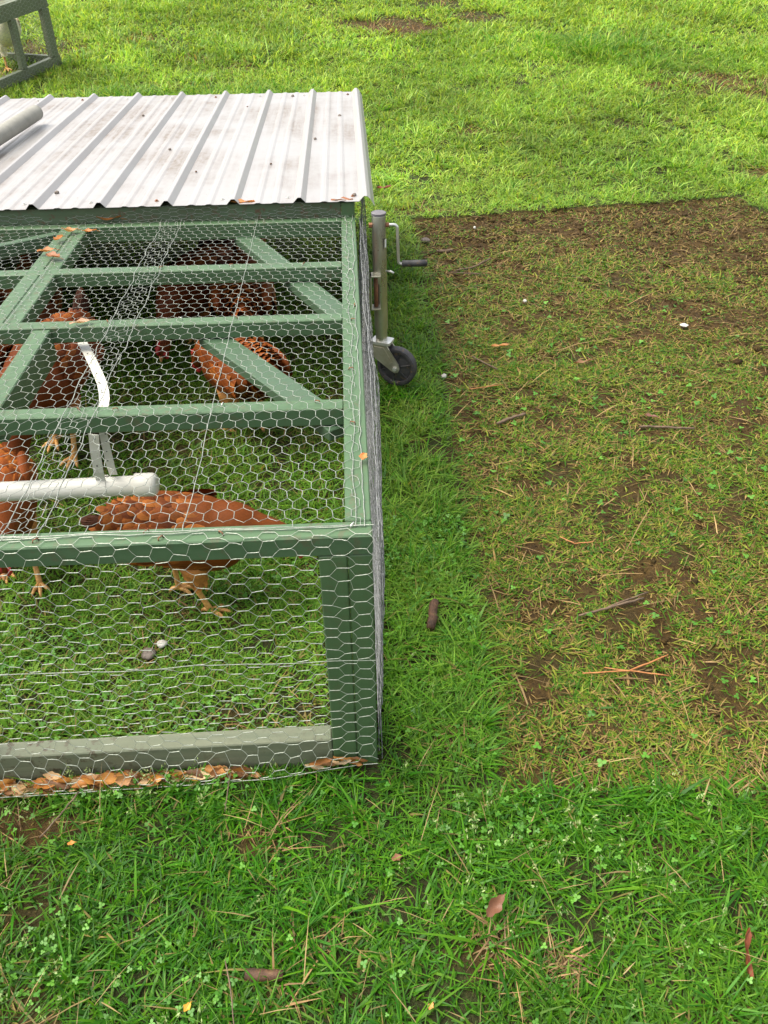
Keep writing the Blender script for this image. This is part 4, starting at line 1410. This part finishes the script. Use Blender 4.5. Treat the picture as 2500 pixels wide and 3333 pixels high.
# ------------------------------------------------------------------ leaves and litter
LEAFC = [(.36, .15, .05), (.44, .22, .09), (.26, .10, .04), (.50, .29, .13), (.42, .16, .045)]
def leaf_shape(mb, P, ang, L, w, curl, tilt, roll_, col):
    """a curled dry leaf: 7 x 3 grid with a pinched outline"""
    Rm = Matrix.Rotation(ang, 3, 'Z') @ Matrix.Rotation(tilt, 3, 'Y') @ Matrix.Rotation(roll_, 3, 'X')
    vs = []; k = 7
    ph = random.uniform(0, 6)
    for i in range(k + 1):
        t_ = i / k
        ww = w * .5 * (math.sin(math.pi * min(1, t_ * .98 + .02)) ** .75) * (1 + .22 * math.sin(t_ * 14 + ph))
        for e in (-1, -.5, 0, .5, 1):
            x_ = (t_ - .5) * L; y_ = e * ww
            z_ = curl * L * ((t_ - .5) ** 2 * 1.6) + abs(e) ** 1.5 * ww * .55 * (1 if curl > 0 else -1) + .04 * L * math.sin(t_ * 9 + e * 2 + ph)
            vs.append(Vector(P) + Rm @ Vector((x_, y_, z_)))
    fs = [(i * 5 + j, i * 5 + j + 1, (i + 1) * 5 + j + 1, (i + 1) * 5 + j) for i in range(k) for j in range(4)]
    mb.col = tuple(col)
    mb.add(vs, fs)
def leaf(loc, ang, L, w, col, label, curl=.25, tilt=0., roll_=0., group=None):
    mb = MB()
    leaf_shape(mb, (0, 0, .006), ang, L, w, curl, tilt, roll_, col)
    # stalk
    d = Vector((math.cos(ang), math.sin(ang), 0))
    mb.tube([d * (L * .48) + Vector((0, 0, .008)), d * (L * .72) + Vector((0, 0, .004))], .0009, 5)
    o = mb.build('dry_leaf', M_dleaf, None, smooth=True, color=True)
    o.location = loc
    return tag(o, label, 'leaf', group)
GT = 'dry leaves on the coop top'
TZ = H + .002
leaf((-.880, 1.846, TZ + .004), .1, .085, .026, LEAFC[0], 'long orange leaf under the roof edge', .35, group=GT)
leaf((-.995, 1.742, TZ), .5, .055, .030, LEAFC[1], 'curled tan leaf at the upper end of the doubled rail', .5, .2, group=GT)
leaf((-1.012, 1.665, TZ), 1.2, .048, .026, LEAFC[4], 'orange leaf just below the curled tan one on the doubled rail', .3, group=GT)
leaf((-1.020, 1.548, TZ), .3, .060, .028, LEAFC[0], 'orange leaf lying left of the seam of the doubled rail', .2, group=GT)
leaf((-.984, 1.492, TZ), -.5, .060, .034, LEAFC[2], 'broad brown leaf across the seam of the doubled rail', .3, group=GT)
leaf((-.925, 1.735, TZ), .15, .05, .020, LEAFC[4], 'slim orange leaf beside the right edge of the doubled rail', .3, group=GT)
leaf((-.769, .975, TZ), .35, .062, .018, (.40, .24, .15), 'flat pale brown leaf on the third cross beam', .05, group=GT)
leaf((-.010, .245, TZ + .004), 1.4, .026, .017, (.60, .20, .06), 'small bright orange leaf on the right rail', .3, group=GT)
leaf((-.045, 1.856, H + .050), .05, .080, .022, LEAFC[2], 'brown leaf wedged under the corner of the roof', .1)
leaf((-.40, 1.858, H + .052), .05, .085, .020, LEAFC[4], 'orange leaf tucked under the middle of the roof edge', .1)
# packed leaves held by the front netting
mb = MB()
for k in range(420):
    right = k > 411
    x_ = rng.uniform(-.150, -.012) if right else rng.uniform(-2.05, -.28)
    f = np.clip((-x_ - .26) / .25, .25, 1) if not right else .6
    zt_ = -.012 - .028 * np.clip(-x_ / .9, 0, 1) if not right else -.002 + .12 * max(0, x_ + .08)
    z_ = zt_ + rng.uniform(-.012, .022 * f) + .006 * math.sin(x_ * 31)
    y_ = -.014 - rng.uniform(0, .020) * f
    c = np.array([(.42, .21, .08), (.56, .36, .18), (.34, .15, .05), (.60, .44, .25), (.50, .20, .045), (.20, .095, .04), (.58, .26, .06)][rng.integers(0, 7)]) * rng.uniform(.6, 1.1) * (.6 if right else 1)
    leaf_shape(mb, (x_, y_, z_), rng.normal(0, .22), rng.uniform(.035, .085) * (.7 if right else 1), rng.uniform(.014, .028) * (.7 if right else 1), rng.normal(0, .18), rng.normal(0, .16), rng.normal(.95, .45), c)
lp = mb.build('leaf_litter', M_dleaf, None, smooth=True, color=True)
tag(lp, 'packed brown and orange leaves caught in the wire along the front rail', 'leaves', kind='stuff')
# leaves and litter on the ground
def gz(x, y): return float(terr(x, y))
leaf((.215, -.375, gz(.215, -.375) + .035), .75, .055, .026, (.17, .075, .04), 'dark brown leaf standing in the near grass above a dead tuft', .5, -.2, .4)
leaf((.672, -.485, gz(.67, -.485) + .03), 1.35, .085, .018, (.20, .055, .025), 'long reddish curled leaf at the lower right', .3, -.4, .8)
leaf((.030, -.255, gz(.03, -.255) + .016), .4, .024, .015, (.24, .11, .06), 'small brown leaf sunk in the grass under the coop corner', .3)
leaf((-.660, -.185, gz(-.66, -.185) + .022), .3, .016, .011, (.55, .23, .05), 'tiny orange leaf in the grass at lower left', .3)
leaf((-.365, -.525, gz(-.365, -.525) + .018), 1.0, .018, .013, (.62, .33, .04), 'yellow lobed leaf near the bottom edge', .3)
leaf((.075, -.545, gz(.075, -.545) + .018), 1.0, .014, .010, (.55, .27, .08), 'small tan leaf near the bottom middle', .3)
leaf((1.10, 1.50, gz(1.1, 1.5) + .004), -.4, .05, .02, (.16, .07, .05), 'dark leaf lying in the middle of the worn patch', .2)
leaf((.95, 1.96, gz(.95, 1.96) + .004), .3, .09, .018, (.22, .12, .06), 'long brown leaf on the upper worn patch', .15)
leaf((.62, 2.13, gz(.62, 2.13) + .004), .1, .08, .02, (.40, .18, .06), 'orange brown leaf on the worn patch beyond the wheel', .15)
leaf((.21, 4.35, gz(.21, 4.35) + .05), .3, .10, .03, (.20, .06, .04), 'reddish leaf in the grass beyond the jack', .3)


def rough_stick(name, pts, r, mat, seg=9, jit=.12):
    m_ = MB(); P = []; rs = []
    pts = [Vector(p) for p in pts]
    for i in range(len(pts) - 1):
        for q in range(6):
            P.append(pts[i].lerp(pts[i + 1], q / 6) + Vector((random.gauss(0, r * jit), random.gauss(0, r * jit), random.gauss(0, r * jit))))
            rs.append(r * random.uniform(.82, 1.15))
    P.append(pts[-1]); rs.append(r * .8)
    rs[0] *= .85
    m_.tube(P, rs, seg)
    return m_.build(name, mat, None, smooth=True)
z0 = gz(.17, .45)
tag(rough_stick('bark_piece', [(.160, .405, z0 + .028), (.182, .500, z0 + .036)], .0125, M_bark), 'short brown stick standing in the grass strip beside the coop', 'stick')
z0 = gz(-.23, -.47)
tag(rough_stick('bark_piece', [(-.268, -.468, z0 + .012), (-.196, -.475, z0 + .015)], .012, M_bark), 'dark chunk of bark sunk in the near grass', 'bark')
def tw(pts, r, lab, mat=M_twig, cat='twig', name='twig'):
    P = [(x_, y_, gz(x_, y_) + .004 + (dz if len(q) else 0)) for (x_, y_, *q) in pts for dz in ((q[0] if q else 0),)]
    tag(rough_stick(name, P, r, mat, 6, .25), lab, cat)
tw([(.53, 3.06), (.62, 3.09), (.73, 3.17, .02)], .005, 'forked grey twig at the upper left of the worn patch')
tw([(.50, 3.03), (.66, 3.00)], .004, 'thin twig just below the forked grey one')
tw([(.51, 1.49), (.57, 1.53), (.63, 1.56)], .006, 'dark bent twig in the middle left of the worn patch')
tw([(.58, .45), (.68, .48), (.78, .51)], .0035, 'long thin twig low in the worn patch')
tw([(.66, .475), (.80, .535)], .0025, 'second thin twig lying across the long low one')
tw([(.49, 2.05), (.58, 1.93)], .004, 'dark curved twig beside the wheel')
tw([(1.04, 1.44), (1.24, 1.41)], .005, 'dark twig near the right side of the worn patch')
tw([(.46, 3.35), (.55, 3.36)], .009, 'short dark stub at the far left corner of the patch')
tw([(.44, 1.76), (.58, 1.80)], .0022, 'orange pine needles near the wheel', M_needle, 'pine needles', 'pine_needle')
tw([(.60, .80), (.64, .765), (.70, .77)], .002, 'bent orange pine needle in the middle of the worn patch', M_needle, 'pine needles', 'pine_needle')
tw([(.54, .24), (.66, .24), (.78, .29)], .002, 'long orange pine needle in the lower worn patch', M_needle, 'pine needles', 'pine_needle')
tw([(.60, .255), (.76, .22)], .0018, 'straight orange pine needle crossing the long one', M_needle, 'pine needles', 'pine_needle')
tw([(-.73, -.17, .03), (-.69, -.12, .05), (-.665, -.075, .06)], .0018, 'bent straw stalk at lower left below the leaf pile', M_twig, 'straw stalk', 'straw_stalk')
tw([(-.30, -.46, .05), (-.285, -.51, .05), (-.275, -.57, .03)], .0014, 'thin curved straw stalk near the bark chunk', M_twig, 'straw stalk', 'straw_stalk')
# long straight stalk in front of the coop
tw([(-.335, -.145, .05), (-.325, -.075, .09)], .0012, 'upright straw stalk in front of the bottom rail', M_twig, 'straw stalk', 'straw_stalk')


def clod(loc, r, mat, lab, cat, name, flat=.6, seed=0):
    rr = np.random.default_rng(seed)
    m_ = MB(); vs = []; fs = []; a_n, b_n = 14, 9
    off = rr.uniform(0, 50)
    for i in range(b_n):
        la = -math.pi / 2 + math.pi * i / (b_n - 1)
        for j in range(a_n):
            lo = 2 * math.pi * j / a_n
            q = 1 + .55 * (float(vnoise(math.cos(lo) * 1.3 + off, math.sin(lo) * 1.3 + la * 1.1, 1.5, 2)) - .5)
            vs.append((r * q * math.cos(la) * math.cos(lo), r * q * math.cos(la) * math.sin(lo), r * q * flat * math.sin(la)))
    for i in range(b_n - 1):
        for j in range(a_n): fs.append((i * a_n + j, i * a_n + (j + 1) % a_n, (i + 1) * a_n + (j + 1) % a_n, (i + 1) * a_n + j))
    m_.add(vs, fs)
    o = m_.build(name, mat, None, smooth=True); o.location = loc
    return tag(o, lab, cat)
clod((-.598, .365, gz(-.598, .365) + .014), .020, M_clod, 'grey brown dropping lying in the grass inside the front of the coop', 'dropping', 'dropping', .5, 2)
clod((-.566, .395, gz(-.566, .395) + .018), .014, M_drop, 'white dropping next to the grey brown one inside the coop', 'dropping', 'dropping', .5, 3)
clod((.345, 1.855, gz(.345, 1.855) + .012), .012, M_drop, 'round white dropping on the patch edge beside the wheel', 'dropping', 'dropping', .8, 4)
clod((.82, 2.62, gz(.82, 2.62) + .008), .010, M_drop, 'small white dropping in the upper middle of the worn patch', 'dropping', 'dropping', .8, 5)
clod((1.50, 2.30, gz(1.5, 2.3) + .004), .019, M_drop, 'largest pale splash of dropping at the right of the worn patch', 'dropping', 'dropping', .18, 6)
clod((.72, 3.72, gz(.72, 3.72) + .008), .009, M_drop, 'white dropping near the far edge of the worn patch', 'dropping', 'dropping', .8, 7)
clod((.41, 3.52, gz(.41, 3.52) + .012), .026, M_clod, 'dark clod at the upper left of the worn patch', 'clod', 'dirt_clod', .6, 8)
# bits lying on the roof
for k, (x_, y_) in enumerate(((-.62, 2.26), (-.78, 2.62), (-1.10, 2.02), (-.33, 2.35), (-.16, 2.75), (.0, 1.90), (-.52, 3.45), (-1.02, 3.30), (-.30, 3.70), (-.66, 2.05), (-.20, 2.20), (-.05, 3.2))):
    o = clod((x_, y_, ZR + .004), .0045 + .002 * (k % 3), M_clod if k % 3 else M_bark, 'dark crumb of debris lying on the white roof', 'debris', 'roof_debris', .7, 20 + k)
    o['group'] = 'crumbs of debris on the roof'
